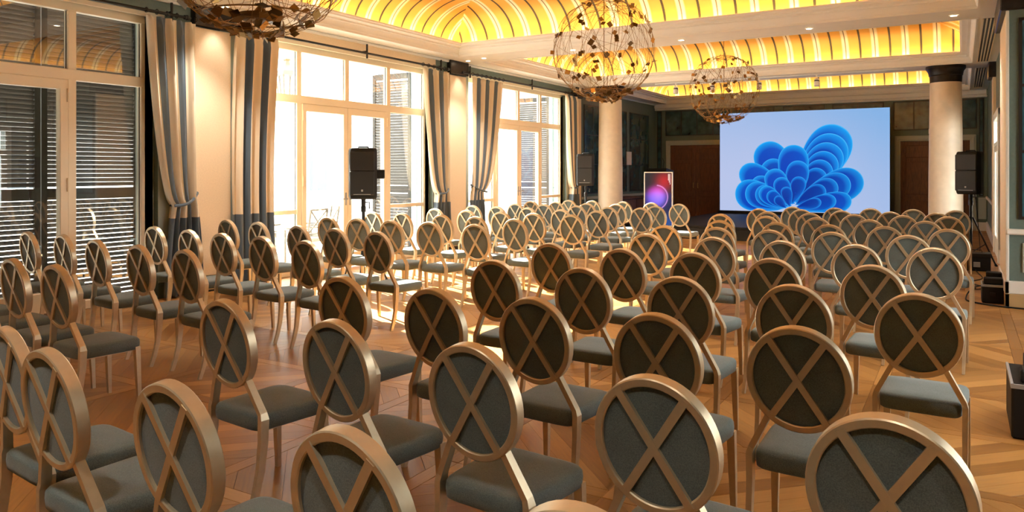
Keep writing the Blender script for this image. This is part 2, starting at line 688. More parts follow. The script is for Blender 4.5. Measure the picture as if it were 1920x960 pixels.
# cream cloth pier panels, dark marble caps and skirtings between the windows
for (y0, y1) in ((6.70, 7.30), (12.72, 13.32), (18.62, 18.98)):
    part('pier_panel', MB().box(XL - 0.01, y0, 0.20, XL + 0.05, y1, 3.58, b=0.008), M['cream'], wall_left)
    part('pier_cap', MB().box(XL - 0.01, y0 - 0.03, 3.60, XL + 0.10, y1 + 0.03, ZS, b=0.01), M['stone'], wall_left)
    part('pier_skirting', MB().box(XL - 0.01, y0 - 0.02, 0.0, XL + 0.075, y1 + 0.02, 0.20, b=0.008), M['stone'], wall_left)
for (n, yc) in WIN:                      # reveals beside each window
    for (a, b_) in ((yc - 2 * BAY - 0.125, yc - 2 * BAY), (yc + 2 * BAY, yc + 2 * BAY + 0.125)):
        part('reveal', MB().box(XL - 0.30, a, 0, XL - 0.10, b_, ZT + 0.05), M['palegreen'], wall_left)
    part('jamb_strip', MB().box(XL, yc - 2 * BAY - 0.50, 0.19, XL + 0.008, yc - 2 * BAY - 0.121, 3.60), M['palegreen'], wall_left)
    part('jamb_strip', MB().box(XL, yc + 2 * BAY + 0.121, 0.19, XL + 0.008, yc + 2 * BAY + 0.50, 3.60), M['palegreen'], wall_left)
    part('pelmet_board', MB().box(XL, yc - 2 * BAY - 0.2, 3.60, XL + 0.03, yc + 2 * BAY + 0.2, 3.66, b=0.006), M['frame'], wall_left)
    part('lintel_band', MB().box(XL, yc - 2 * BAY - 0.2, 3.66, XL + 0.015, yc + 2 * BAY + 0.2, ZS), M['cream'] if n == 2 else M['green'], wall_left)


def panes(parent, axis, at, a0, a1, z0, z1, na, nz, mat, out, bead=0.022):
    """glazed / painted field of na x nz panes with dark beads; axis 'x' = plane normal to x"""
    da, dz = (a1 - a0) / na, (z1 - z0) / nz

    def bx(aa, ab, za, zb, d0, d1, bev=0.0):
        m = MB()
        if axis == 'x':
            m.box(at + out * d0, aa, za, at + out * d1, ab, zb, b=bev)
        else:
            m.box(aa, at + out * d0, za, ab, at + out * d1, zb, b=bev)
        return m
    for i in range(na):
        for j in range(nz):
            part('pane', bx(a0 + i * da + bead * 0.5, a0 + (i + 1) * da - bead * 0.5, z0 + j * dz + bead * 0.5, z0 + (j + 1) * dz - bead * 0.5, 0.0, 0.012, 0.003), mat, parent)
    for i in range(na + 1):
        a = a0 + i * da
        part('bead', bx(a - bead / 2, a + bead / 2, z0 - bead / 2, z1 + bead / 2, 0.0, 0.024), M['muntin'], parent)
    for j in range(nz + 1):
        z = z0 + j * dz
        part('bead', bx(a0, a1, z - bead / 2, z + bead / 2, 0.0, 0.022), M['muntin'], parent)


# dark mirrored panels on the window wall beyond the last pier
for (a0, a1) in ((19.25, 20.45), (20.75, 22.35), (22.65, 24.3)):
    panes(wall_left, 'x', XL, a0, a1, 0.95, 3.45, 2, 3, M['tealglass'], 1)
part('dado_rail', MB().box(XL, 19.1, 0.80, XL + 0.04, YB, 0.87, b=0.01), M['palegreen'], wall_left)
for (a0, a1) in ((19.25, 20.45), (20.75, 22.35), (22.65, 24.3)):
    part('dado_panel', MB().box(XL, a0, 0.25, XL + 0.02, a1, 0.70, b=0.008), M['palegreen'], wall_left)

# far wall
wb = MB().box(XL - 0.42, YB, -0.1, XRN + 0.4, YB + 0.3, 5.2)
wall_back = struct('wall_back', wb, M['green'], 'dark grey-green far wall behind the stage with wooden doors')
panes(wall_back, 'y', YB, -8.72, -6.55, 2.80, 3.62, 4, 1, M['tealglass'], -1)
panes(wall_back, 'y', YB, -1.72, 0.36, 2.80, 3.62, 4, 1, M['tealglass'], -1)
for (a0, a1) in ((-6.30, -5.15), (-4.85, -3.65), (-3.40, -2.00)):
    panes(wall_back, 'y', YB, a0, a1, 2.55, 3.62, 2, 1, M['tealglass'], -1)
panes(wall_back, 'y', YB, -9.02, -8.88, 0.9, 3.62, 1, 3, M['tealglass'], -1)
panes(wall_back, 'y', YB, 0.43, 0.52, 0.9, 3.62, 1, 3, M['tealglass'], -1)
part('skirting', MB().box(XL, YB - 0.03, 0, XR, YB, 0.22, b=0.006), M['white'], wall_back)
part('dado_panel', MB().box(0.40, YB - 0.02, 0.30, 0.60, YB, 0.85, b=0.006), M['palegreen'], wall_back)


def wood_door(name, label, x0, x1):
    d = thing(name, label, 'door', (0, 0, 0))
    d['kind'] = 'structure'
    fw = 0.16
    zt = 2.62
    fr = MB()
    for (a, b_) in ((x0, x0 + fw), (x1 - fw, x1)):
        fr.box(a, YB - 0.07, 0, b_, YB, zt, b=0.012)
        fr.box(a + 0.04, YB - 0.095, 0, b_ - 0.05, YB - 0.06, zt - 0.05, b=0.008)
    fr.box(x0, YB - 0.072, zt - fw, x1, YB, zt, b=0.012)
    fr.box(x0 + 0.04, YB - 0.097, zt - fw + 0.05, x1 - 0.04, YB - 0.06, zt - 0.04, b=0.008)
    part('door_frame', fr, M['palegreen'], d)
    mid = (x0 + x1) / 2
    for (a, b_) in ((x0 + fw, mid - 0.004), (mid + 0.004, x1 - fw)):
        lf = part('door_leaf', MB().box(a, YB - 0.045, 0.01, b_, YB - 0.002, zt - fw - 0.004), M['walnut'], d)
        w = b_ - a
        for (za, zb) in ((0.15, 0.75), (0.90, 1.85), (1.98, 2.34)):
            part('raised_panel', MB().box(a + 0.16 * w, YB - 0.062, za, b_ - 0.16 * w, YB - 0.043, zb, b=0.016), M['walnut'], lf)
            mo = MB()
            xa, xb = a + 0.11 * w, b_ - 0.11 * w
            za2, zb2 = za - 0.05 * w, zb + 0.05 * w
            mo.box(xa, YB - 0.055, za2, xb, YB - 0.044, za2 + 0.02); mo.box(xa, YB - 0.055, zb2 - 0.02, xb, YB - 0.044, zb2)
            mo.box(xa, YB - 0.055, za2, xa + 0.02, YB - 0.044, zb2); mo.box(xb - 0.02, YB - 0.055, za2, xb, YB - 0.044, zb2)
            part('moulding', mo, M['walnut'], lf)
        hx = b_ - 0.07 if a < mid - 0.3 else a + 0.07
        part('handle', MB().box(hx - 0.01, YB - 0.10, 1.02, hx + 0.01, YB - 0.085, 1.20, b=0.004).box(hx - 0.008, YB - 0.09, 1.03, hx + 0.008, YB - 0.04, 1.05).box(hx - 0.008, YB - 0.09, 1.17, hx + 0.008, YB - 0.04, 1.19), M['brass'], lf)
    return d


wood_door('door_1', 'brown panelled double door left of the big screen', -8.70, -6.62)
wood_door('door_2', 'brown panelled double door behind the right-hand column', -1.70, 0.36)

# right side: far bays, projecting pier, near bay
wr = MB()
wr.box(XR, 12.95, -0.1, XR + 0.3, 16.4, 5.2).box(XR, 18.5, -0.1, XR + 0.3, YB + 0.2, 5.2).box(XR, 16.4, 2.68, XR + 0.3, 18.5, 5.2)
wr.box(0.50, 11.18, -0.1, XRN + 0.3, 12.95, 5.2)
wall_right = struct('wall_right', wr, M['green'], 'grey-green right wall with dado, cream pier and teal panel')
part('pier_face', MB().box(0.475, 11.200, 0.28, 0.51, 12.910, 3.58, b=0.006), M['cream'], wall_right)
part('corner_bead', MB().box(0.470, 11.155, 0.28, 0.505, 11.200, 3.58, b=0.008), M['white'], wall_right)
part('pier_cap', MB().box(0.410, 11.130, 3.58, 0.75, 12.980, ZS, b=0.015), M['stone'], wall_right)
part('pier_plinth', MB().box(0.460, 11.145, 0, XRN, 11.190, 0.155, b=0.006).box(0.460, 11.145, 0, 0.51, 12.940, 0.155, b=0.006), M['plinth'], wall_right)
part('skirting', MB().box(0.455, 11.140, 0.155, XRN, 11.190, 0.30, b=0.01).box(0.455, 11.140, 0.155, 0.51, 12.940, 0.30, b=0.01), M['white'], wall_right)
part('dado_rail', MB().box(0.470, 11.110, 0.82, XRN, 11.190, 0.885, b=0.014), M['white'], wall_right)
panes(wall_right, 'y', 11.180, 0.62, 1.62, 1.02, 3.46, 1, 3, M['tealart'], -1, 0.035)
panes(wall_right, 'y', 11.180, 1.85, 2.5, 1.02, 3.46, 1, 3, M['tealart'], -1, 0.035)
dp = MB()
for (a, b_, c_, d_) in ((0.64, 0.69, 0.40, 0.73), (1.57, 1.62, 0.40, 0.73)):
    dp.box(a, 11.155, c_, b_, 11.190, d_, b=0.006)
dp.box(0.64, 11.157, 0.40, 1.62, 11.190, 0.445, b=0.006).box(0.64, 11.157, 0.685, 1.62, 11.190, 0.73, b=0.006)
part('dado_moulding', dp, M['palegreen'], wall_right)
# second pier where the column beam meets the wall
part('pier_face', MB().box(0.56, 18.75, 0.28, XR + 0.01, 19.40, 3.58, b=0.006), M['cream'], wall_right)
part('pier_cap', MB().box(0.48, 18.70, 3.56, XR + 0.01, 19.45, ZS, b=0.015), M['stone'], wall_right)
part('skirting', MB().box(0.585, 12.95, 0.0, XR + 0.01, YB, 0.24, b=0.01), M['white'], wall_right)
part('dado_rail', MB().box(0.58, 19.45, 0.82, XR + 0.01, YB, 0.885, b=0.01), M['white'], wall_right)


def white_door(name, label, x, y0, y1, out, glazed=True):
    d = thing(name, label, 'door')
    d['kind'] = 'structure'
    zt = 2.75
    fr = MB()
    for (a, b_) in ((y0, y0 + 0.14), (y1 - 0.14, y1)):
        fr.box(x + 0.002 * -out, a, 0, x + out * 0.06, b_, zt, b=0.012)
    fr.box(x, y0, zt - 0.14, x + out * 0.062, y1, zt, b=0.012)
    fr.box(x, y0 + 0.14, 2.08, x + out * 0.05, y1 - 0.14, 2.16, b=0.008)
    part('door_frame', fr, M['doorwhite'], d)
    m = (y0 + y1) / 2
    for (a, b_) in ((y0 + 0.14, m - 0.003), (m + 0.003, y1 - 0.14)):
        lf = part('door_leaf', MB().box(x, a, 0.01, x + out * 0.04, a + 0.09, 2.08, b=0.006).box(x, b_ - 0.09, 0.01, x + out * 0.04, b_, 2.08, b=0.006)
                  .box(x, a + 0.08, 0.01, x + out * 0.039, b_ - 0.08, 0.35, b=0.006).box(x, a + 0.08, 1.98, x + out * 0.039, b_ - 0.08, 2.08, b=0.006), M['doorwhite'], d)
        part('pane', MB().box(x + out * 0.016, a + 0.09, 0.35, x + out * 0.022, b_ - 0.09, 1.98), M['glass'], lf)
        part('transom_pane', MB().box(x + out * 0.006, a, 2.16, x + out * 0.012, b_, zt - 0.14), M['glass'], d)
    return d


white_door('door_3', 'white glazed double door in the right wall beyond the cream pier', XR, 16.3, 18.6, -1)
wn_ = MB()
for (a, b_) in ((YN - 0.2, 4.7), (6.7, 8.15), (10.1, 11.18)):
    wn_.box(XRN, a, -0.1, XRN + 0.3, b_, 5.2)
for (a, b_) in ((4.7, 6.7), (8.15, 10.1)):
    wn_.box(XRN, a, 2.68, XRN + 0.3, b_, 5.2)
wall_near_right = struct('wall_side', wn_, M['green'], 'grey-green side wall of the near bay with white doors')
panes(wall_near_right, 'x', XRN, 3.0, 4.2, 0.95, 3.45, 2, 3, M['tealart'], -1)
panes(wall_near_right, 'x', XRN, 7.3, 7.9, 0.95, 3.45, 1, 3, M['tealart'], -1)
panes(wall_near_right, 'x', XRN, 8.1, 10.1, 2.85, 3.45, 3, 1, M['tealart'], -1)
white_door('door_4', 'white glazed double door seen as a reflection in the near window', XRN, 8.05, 10.2, -1)
white_door('door_5', 'white glazed double door beside the near teal panels', XRN, 4.6, 6.8, -1)
struct('wall_front', MB().box(XL - 0.4, YN - 0.3, -0.1, XRN + 0.3, YN, 5.2), M['green'], 'grey-green wall at the near end of the hall')

# baseboards of the window wall
bb = MB()
for (y0, y1) in edges:
    if y0 < 6.05:
        bb.box(XL, y0 + (0.02 if y0 > YN else 0), 0, XL + 0.02, min(y1, 6.68 if y0 > 5 else y1), 0.18, b=0.004)
struct('baseboard_left', bb, M['frame'], 'tan skirting along the window wall', 'baseboard')

# ------------------------------------------------------------------ ceiling
COF = [(0.65, 6.15), (6.95, 12.45), (13.25, 18.65), (19.50, 24.80)]
CX0, CX1 = -8.66, 0.22
ce = MB()
ce.box(XL - 0.1, YN, ZS, CX0, YB, ZS + 0.12)
ce.box(CX1, YN, ZS, XRN + 0.1, YB, ZS + 0.12)
prev = YN
for (a, b_) in COF:
    ce.box(CX0, prev, ZS, CX1, a, ZS + 0.12)
    prev = b_
ce.box(CX0, prev, ZS, CX1, YB, ZS + 0.12)
ceiling = struct('ceiling', ce, M['ceil'], 'white soffit with four deep coffers under striped yellow vaults', 'ceiling')
part('sky_block_slab', MB().box(XL - 0.42, YN - 0.3, 5.15, XRN + 0.4, YB + 0.3, 5.35), M['ceil'], ceiling)  # unseen slab over the vaults, added to block sky light


def ring(rect, prof, mb):
    """sweep a profile [(inset, z)] round a rectangle with mitred corners"""
    x0, y0, x1, y1 = rect
    n = len(prof)
    vs = []
    for (d, z) in prof:
        vs += [(x0 + d, y0 + d, z), (x1 - d, y0 + d, z), (x1 - d, y1 - d, z), (x0 + d, y1 - d, z)]
    fs = []
    for i in range(n - 1):
        for k in range(4):
            k2 = (k + 1) % 4
            fs.append((i * 4 + k, i * 4 + k2, (i + 1) * 4 + k2, (i + 1) * 4 + k))
    mb.add(vs, fs)


CORN = [(0.0, ZS), (-0.0, ZS - 0.012), (0.03, ZS - 0.012), (0.03, ZS + 0.02), (0.045, ZS + 0.035)]
for k in range(9):
    a = (k / 8.0) * PI / 2
    CORN.append((0.045 + 0.155 * (1 - math.cos(a)), ZS + 0.035 + 0.125 * math.sin(a)))
CORN += [(0.215, ZS + 0.165), (0.215, ZS + 0.185), (0.25, ZS + 0.20), (0.25, ZS + 0.225), (0.13, ZS + 0.225), (0.13, ZS + 0.12), (-0.02, ZS + 0.12)]
VA, VB = 1.05, 0.68
VZ = ZS + 0.16
for ci, (y0, y1) in enumerate(COF):
    m = MB(); ring((CX0, y0, CX1, y1), CORN, m)
    part('cornice', m, M['ceil'], ceiling, smooth=True, angle=30)
    # striped cove: quarter ellipse on each side, flat crown
    prof = []
    for k in range(15):
        a = (k / 14.0) * PI / 2
        prof.append((VA * (1 - math.cos(a)), VZ + VB * math.sin(a)))
    sides = {'S': MB(), 'N': MB(), 'W': MB(), 'E': MB()}
    for k in range(14):
        (d0, z0), (d1, z1) = prof[k], prof[k + 1]
        for nm in sides:
            if nm == 'S':
                q = [(CX0 + d0, y0 + d0, z0), (CX1 - d0, y0 + d0, z0), (CX1 - d1, y0 + d1, z1), (CX0 + d1, y0 + d1, z1)]
            elif nm == 'N':
                q = [(CX0 + d0, y1 - d0, z0), (CX1 - d0, y1 - d0, z0), (CX1 - d1, y1 - d1, z1), (CX0 + d1, y1 - d1, z1)]
            elif nm == 'W':
                q = [(CX0 + d0, y0 + d0, z0), (CX0 + d0, y1 - d0, z0), (CX0 + d1, y1 - d1, z1), (CX0 + d1, y0 + d1, z1)]
            else:
                q = [(CX1 - d0, y0 + d0, z0), (CX1 - d0, y1 - d0, z0), (CX1 - d1, y1 - d1, z1), (CX1 - d1, y0 + d1, z1)]
            sides[nm].add(q, [(0, 1, 2, 3)])
    for nm, mm in sides.items():
        bmx = bpy.data.meshes.new('vault_side')
        bmx.from_pydata(mm.v, [], mm.f)
        bmx.materials.append(M['vault_x'] if nm in 'SN' else M['vault_y'])
        bm = bmesh.new(); bm.from_mesh(bmx); bmesh.ops.remove_doubles(bm, verts=bm.verts, dist=1e-5)
        bmesh.ops.recalc_face_normals(bm, faces=bm.faces)
        for f in bm.faces:
            f.smooth = True
        bm.to_mesh(bmx); bm.free()
        link('vault_side', bmx, ceiling)
    part('vault_crown', MB().box(CX0 + VA, y0 + VA, VZ + VB, CX1 - VA, y1 - VA, VZ + VB + 0.02), M['vault_y'], ceiling)
    # cove light strips lying in the trough behind the cornice lip
    Lx, Ly = CX1 - CX0 - 0.2, y1 - y0 - 0.2
    for (px, py, ln, rz) in (((CX0 + CX1) / 2, y0 + 0.075, Lx, 0), ((CX0 + CX1) / 2, y1 - 0.075, Lx, 0), (CX0 + 0.075, (y0 + y1) / 2, Ly, PI / 2), (CX1 - 0.075, (y0 + y1) / 2, Ly, PI / 2)):
        ld = bpy.data.lights.new('cove_strip', 'AREA')
        ld.shape = 'RECTANGLE'; ld.size = ln; ld.size_y = 0.03
        ld.energy = COVE_POWER * ln
        ld.color = (1.0, 0.70, 0.32)
        lo = bpy.data.objects.new('cove_strip', ld); C.objects.link(lo)
        lo.location = (px, py, ZS + 0.135)
        lo.rotation_euler = (PI, 0, rz)
# wall cornices where the soffit meets the walls
cw = MB()
cw.box(XL, YN, ZS - 0.05, XL + 0.06, YB, ZS, b=0.015).box(XL, YB - 0.14, ZS - 0.16, XR, YB, ZS, b=0.03).box(XL, YB - 0.08, ZS - 0.22, XR, YB, ZS - 0.15, b=0.02)
struct('trim_1', cw, M['ceil'], 'white moulding along the top of the walls', 'trim')

# linear air grilles in the right-hand soffit
for ci, (y0, y1) in enumerate(((7.4, 11.9), (13.35, 18.55), (19.7, 24.2))):
    g = thing('air_grille', 'slotted dark air grille in the right soffit, ' + ['nearest to the camera', 'middle one above the pier', 'farthest one by the far wall'][ci], 'vent', (0.37, y0, ZS), 0, 'air grilles in the soffit')
    part('backing', MB().box(-0.10, 0, -0.004, 0.12, y1 - y0, -0.001), M['muntin'], g)
    for k in range(5):
        part('slat', MB().box(-0.10 + k * 0.05, 0, -0.016, -0.08 + k * 0.05, y1 - y0, -0.003), M['frame'], g)


# ------------------------------------------------------------------ downlights
def downlight(x, y, label, power=SPOT_POWER, aim=None, cone=95):
    d = thing('downlight', label, 'downlight', (x, y, ZS), 0, 'recessed downlights')
    part('trim_ring', MB().lathe([(0.062, -0.001), (0.062, -0.008), (0.046, -0.010), (0.044, -0.001)], n=20, cap=False), M['whiteplastic'], d, smooth=True)
    part('lens', MB().lathe([(0.045, -0.002), (0.045, -0.004)], n=20), M['lens'], d)
    ld = bpy.data.lights.new('downlight_beam', 'SPOT')
    ld.energy = power; ld.spot_size = math.radians(cone); ld.spot_blend = 0.7; ld.color = (1.0, 0.94, 0.84); ld.shadow_soft_size = 0.05
    lo = bpy.data.objects.new('downlight_beam', ld); C.objects.link(lo)
    lo.location = (x, y, ZS - 0.03)
    if aim:
        lo.rotation_euler = (Vector(aim) - Vector((x, y, ZS))).to_track_quat('-Z', 'Y').to_euler()


DL = []
for bi, y in enumerate((0.2, 6.55, 12.85, 19.07)):
    for k, x in enumerate((-8.3, -6.3, -4.2, -2.1, -0.1)):
        DL.append((x, y, 'lit recessed downlight, %s from the windows on the %s ceiling beam' % (ORD[k], ['near-end', 'second', 'middle', 'column'][bi])))
for (x, y, l) in DL:
    downlight(x, y, l, 10.0 if y > 18 else SPOT_POWER * (1.6 if x < -8 else 1.0))
for k, y in enumerate((1.0, 4.0, 7.5)):  # unseen lamps added as fill light for the near seats
    downlight(1.6, y, 'unseen fill downlight added over the near side bay, %s from the near wall' % ORD[k])
for k, (y, s) in enumerate(((7.0, 'first'), (13.02, 'second'))):
    downlight(-8.80, y, 'lit recessed downlight washing the %s cream pier' % s, 14, (-9.05, y, 2.3), 62)

# ------------------------------------------------------------------ windows with glass
def window(n, yc):
    d = thing('window_%d' % n, ['tan-framed tall window nearest the camera with louvred shutters outside', 'tan-framed sunlit window with double doors behind the loudspeaker', 'tan-framed tall window farthest from the camera'][n - 1], 'window')
    d['kind'] = 'structure'
    x1, x0 = XG, XG - 0.09
    ys = [yc - 2 * BAY, yc - BAY, yc, yc + BAY, yc + 2 * BAY]
    if n == 1:
        ys[1], ys[3] = yc - 1.28, yc + 1.28
    fr = MB()
    fr.box(x0, ys[0] - 0.12, 0, x1, ys[0] + 0.05, ZT, b=0.006)
    fr.box(x0, ys[4] - 0.05, 0, x1, ys[4] + 0.12, ZT, b=0.006)
    fr.box(x0, ys[0], ZT - 0.06, x1 + 0.004, ys[4], ZT + 0.05, b=0.006)
    fr.box(x0, ys[0], ZTR0 - 0.01, x1 + 0.002, ys[4], ZTR1, b=0.006)
    for y in (ys[1], ys[3]):
        fr.box(x0, y - 0.05, 0, x1, y + 0.05, ZT, b=0.006)
    fr.box(x0, yc - 0.05, ZTR1 - 0.01, x1, yc + 0.05, ZT, b=0.006)
    for (a, b_) in ((ys[0], ys[1]), (ys[3], ys[4])):
        fr.box(x0, a, 0, x1, b_, 0.10, b=0.006)
        if n > 1:
            fr.box(x0 + 0.01, a, 0.90, x1 - 0.01, b_, 0.97, b=0.006)
    part('window_frame', fr, M['frame'], d)
    # upper lights and side lights
    for (a, b_, za, zb) in [(ys[i] + 0.05, ys[i + 1] - 0.05, ZTR1, ZT - 0.06) for i in range(4)] + ([(ys[0] + 0.05, ys[1] - 0.05, 0.97, ZTR0), (ys[3] + 0.05, ys[4] - 0.05, 0.97, ZTR0), (ys[0] + 0.05, ys[1] - 0.05, 0.10, 0.90), (ys[3] + 0.05, ys[4] - 0.05, 0.10, 0.90)] if n > 1 else [(ys[0] + 0.05, ys[1] - 0.05, 0.10, ZTR0), (ys[3] + 0.05, ys[4] - 0.05, 0.10, ZTR0)]):
        part('pane', MB().box(x0 + 0.035, a, za, x0 + 0.043, b_, zb), M['glass'], d)
        s = MB()
        s.box(x0 + 0.045, a, za, x0 + 0.052, a + 0.008, zb).box(x0 + 0.045, b_ - 0.008, za, x0 + 0.052, b_, zb)
        part('seal', s, M['muntin'], d)
    # two door leaves
    for i, (a, b_) in enumerate(((ys[1] + 0.05, yc), (yc, ys[3] - 0.05))):
        lf = MB()
        st = 0.10
        lf.box(x0 + 0.012, a + 0.003, 0.02, x1 + 0.014, a + st, ZTR0 - 0.012, b=0.006).box(x0 + 0.012, b_ - st, 0.02, x1 + 0.014, b_ - 0.003, ZTR0 - 0.012, b=0.006)
        lf.box(x0 + 0.012, a + st - 0.01, ZTR0 - 0.13, x1 + 0.0135, b_ - st + 0.01, ZTR0 - 0.012, b=0.006).box(x0 + 0.012, a + st - 0.01, 0.02, x1 + 0.0135, b_ - st + 0.01, 0.24, b=0.006)
        lo = part('door_leaf', lf, M['frame'], d)
        part('pane', MB().box(x0 + 0.045, a + st, 0.24, x0 + 0.053, b_ - st, ZTR0 - 0.13), M['glass'], lo)
        hy = a + 0.012 if i == 0 else b_ - 0.012
        for hz in (0.35, 1.35, 2.42):
            part('hinge', MB().tube([(x1 + 0.02, hy, hz), (x1 + 0.02, hy, hz + 0.16)], 0.014, 8), M['frame'], lo)
        ky = b_ - 0.05 if i == 0 else a + 0.05
        part('handle', MB().box(x1 + 0.012, ky - 0.018, 1.00, x1 + 0.022, ky + 0.018, 1.22, b=0.004).box(x1 + 0.02, ky - 0.010, 1.10, x1 + 0.06, ky + 0.010, 1.12).box(x1 + 0.05, ky - 0.012, 1.10, x1 + 0.062, ky + (0.11 if i else -0.11), 1.122), M['badge'], lo)
    return d


for (n, yc) in WIN:
    window(n, yc)


# louvred shutters outside
def shutter(label, axis, at, a0, a1, z0=-0.12, z1=3.6, pitch=0.062, ang=38):
    s = thing('louvred_shutter', label, 'shutter', (0, 0, 0), 0, 'louvred shutters outside the windows')
    st = 0.07

    def bx(m, aa, ab, za, zb, t0, t1, b=0.0):
        if axis == 'x':
            m.box(at + t0, aa, za, at + t1, ab, zb, b=b)
        else:
            m.box(aa, at + t0, za, ab, at + t1, zb, b=b)
        return m
    f = MB()
    bx(f, a0, a0 + st, z0, z1, -0.02, 0.02, 0.004); bx(f, a1 - st, a1, z0, z1, -0.02, 0.02, 0.004)
    bx(f, a0 + st, a1 - st, z1 - 0.12, z1, -0.02, 0.02); bx(f, a0 + st, a1 - st, z0, z0 + 0.14, -0.02, 0.02)
    zm = z0 + (z1 - z0) * 0.36
    bx(f, a0 + st, a1 - st, zm - 0.07, zm + 0.07, -0.02, 0.02)
    part('shutter_frame', f, M['shutter'], s)
    L = a1 - a0 - 2 * st
    sm = MB().box(-0.030, 0, -0.004, 0.030, L, 0.004)
    if axis == 'x':
        sm.xf(Matrix.Rotation(math.radians(ang), 4, 'Y'))
    else:
        sm.xf(Matrix.Rotation(-PI / 2, 4, 'Z')); sm.xf(Matrix.Rotation(math.radians(ang), 4, 'X'))
    me = sm.mesh('slat', M['slat'])
    z = z0 + 0.14 + pitch * 0.6
    while z < z1 - 0.14:
        if abs(z - zm) > 0.075:
            link('slat', me, s, (at, a0 + st, z) if axis == 'x' else (a0 + st, at, z))
        z += pitch
    return s


SHC = ['leaf nearest the camera', 'leaf behind the left glass door', 'leaf behind the right glass door', 'leaf beside the tied curtain']
for k, (ya, yb) in enumerate(((1.52, 2.66), (2.67, 3.79), (3.80, 4.93), (4.94, 6.20))):
    shutter('closed louvred shutter outside the near window, ' + SHC[k], 'x', -9.555, ya, yb, -0.12, 3.86, 0.055, -53)
shutter('open louvred shutter standing out from the far jamb of the sunlit middle window', 'y', 12.16, -10.62, -9.62, pitch=0.058, ang=62)
shutter('open louvred shutter standing out from the far jamb of the last window', 'y', 18.14, -10.62, -9.62, pitch=0.058, ang=62)

# ------------------------------------------------------------------ curtains
def curtain(label, ya, yb, tie, side, nfold, phase=0):
    """ya..yb at the rail; gathered at tie=(y, width) at z 1.16; side is the direction of the tie hook"""
    c = thing('curtain', label, 'curtain', (-8.97, (ya + yb) / 2, 0), 0, 'striped curtains')
    yo = (ya + yb) / 2
    zt, zb, ztie, zband = 3.60, 0.02, 1.16, 0.97
    nu, nv = nfold * 12, 46
    vs, fs, mi = [], [], []
    rnd = random.Random(int(ya * 100))
    offs = [rnd.uniform(-0.5, 0.5) for _ in range(nfold + 2)]
    zs = [zt + (zb - zt) * j / (nv - 1) for j in range(nv)]
    jb = min(range(nv), key=lambda j: abs(zs[j] - zband)); zs[jb] = zband
    for j, z in enumerate(zs):
        if tie:
            ty, tw = tie
            if z >= ztie:
                k = ((z - ztie) / (zt - ztie)) ** 0.42
                a = ty - tw / 2 + (ya - ty + tw / 2) * k
                b_ = ty + tw / 2 + (yb - ty - tw / 2) * k
                bulge = 0.10 * math.sin(PI * min(1, k)) * (1 if side < 0 else -1)
            else:
                k = ((ztie - z) / (ztie - zb)) ** 0.6
                a = ty - tw / 2 - 0.13 * k
                b_ = ty + tw / 2 + 0.13 * k
        else:
            sway = 0.05 * math.sin((zt - z) * 1.1)
            a, b_ = ya - sway * 0.6 - 0.04 * (zt - z) / zt, yb - sway - 0.10 * (zt - z) / zt
        wid = b_ - a
        top = max(0.0, 1 - (zt - z) / 0.12)
        amp = min(0.085, 0.028 + 0.35 * (1.0 / nfold) * max(0.3, 1.2 - wid)) * (1 - 0.55 * top)
        for i in range(nu + 1):
            u = i / nu
            fi = u * nfold
            w = 2 * PI * fi + phase
            o1 = offs[int(min(fi, nfold))]
            y = a + wid * (u + 0.02 * math.sin(w * 2) * 0 + 0.012 * o1 * math.sin(PI * (fi % 1)))
            x = amp * math.sin(w) * (1 + 0.35 * o1) + 0.25 * amp * math.sin(2.0 * w + z * 1.3 + o1)
            vs.append((x, y - yo, z))
    n = nu + 1
    for j in range(nv - 1):
        for i in range(nu):
            fs.append((j * n + i, j * n + i + 1, (j + 1) * n + i + 1, (j + 1) * n + i))
            f = ((i + 0.5) / nu * nfold) % 2.0
            blue = (f > 1.0 and f < 1.42) or (f > 1.52 and f < 1.92)
            if zs[j + 1] < zband - 1e-6:
                blue = True
            mi.append(1 if blue else 0)
    m = MB(); m.v, m.f, m.mi = vs, fs, mi
    cl = part('curtain_cloth', m, [M['curtain_cream'], M['curtain_blue']], c, smooth=True, angle=80)
    sol = cl.modifiers.new('thickness', 'SOLIDIFY'); sol.thickness = 0.004
    for k in range(nfold + 1):
        yy = ya + (yb - ya) * k / nfold - yo
        ringp = [(0.032 * math.cos(q), yy, 3.66 + 0.032 * math.sin(q)) for q in [2 * PI * e / 12 for e in range(12)]]
        part('curtain_ring', MB().tube(ringp, 0.006, 6, closed=True), M['blackmetal'], c, smooth=True)
    if tie:
        ty, tw = tie
        hook = ty + side * (tw / 2 + 0.035) - yo
        pts = []
        for e in range(15):
            q = e / 14
            yy = (ty - side * (tw / 2 + 0.03) - yo) * (1 - q) + hook * q
            pts.append((0.13 * math.sin(PI * (0.25 + 0.75 * q)) - 0.02 * q, yy, ztie - 0.02 + 0.16 * q ** 2.2))
        part('tieback', MB().tube(pts, 0.020, 8), M['curtain_blue'], c, smooth=True)
        pts2 = [(-0.10 * math.sin(PI * e / 10), (ty - side * (tw / 2 + 0.03) - yo) * (1 - e / 10) + hook * e / 10, ztie - 0.02 + 0.15 * (e / 10) ** 2) for e in range(11)]
        part('tieback_cord', MB().tube(pts2, 0.014, 6), M['curtain_blue'], c, smooth=True)
    return c


curtain('striped cream and blue curtain tied back beside the near window', 5.93, 6.66, (6.48, 0.36), 1, 5)
curtain('striped cream and blue curtain hanging straight at the near side of the sunlit window', 7.30, 8.08, None, -1, 5, 2.2)
curtain('striped cream and blue curtain tied back left of the second cream pier', 11.72, 12.60, (12.36, 0.38), 1, 5)
curtain('striped cream and blue curtain tied back right of the second cream pier', 13.45, 14.70, (13.64, 0.40), -1, 7)
curtain('narrow striped curtain tied back beyond the last window', 17.85, 18.60, (18.40, 0.32), 1, 5)

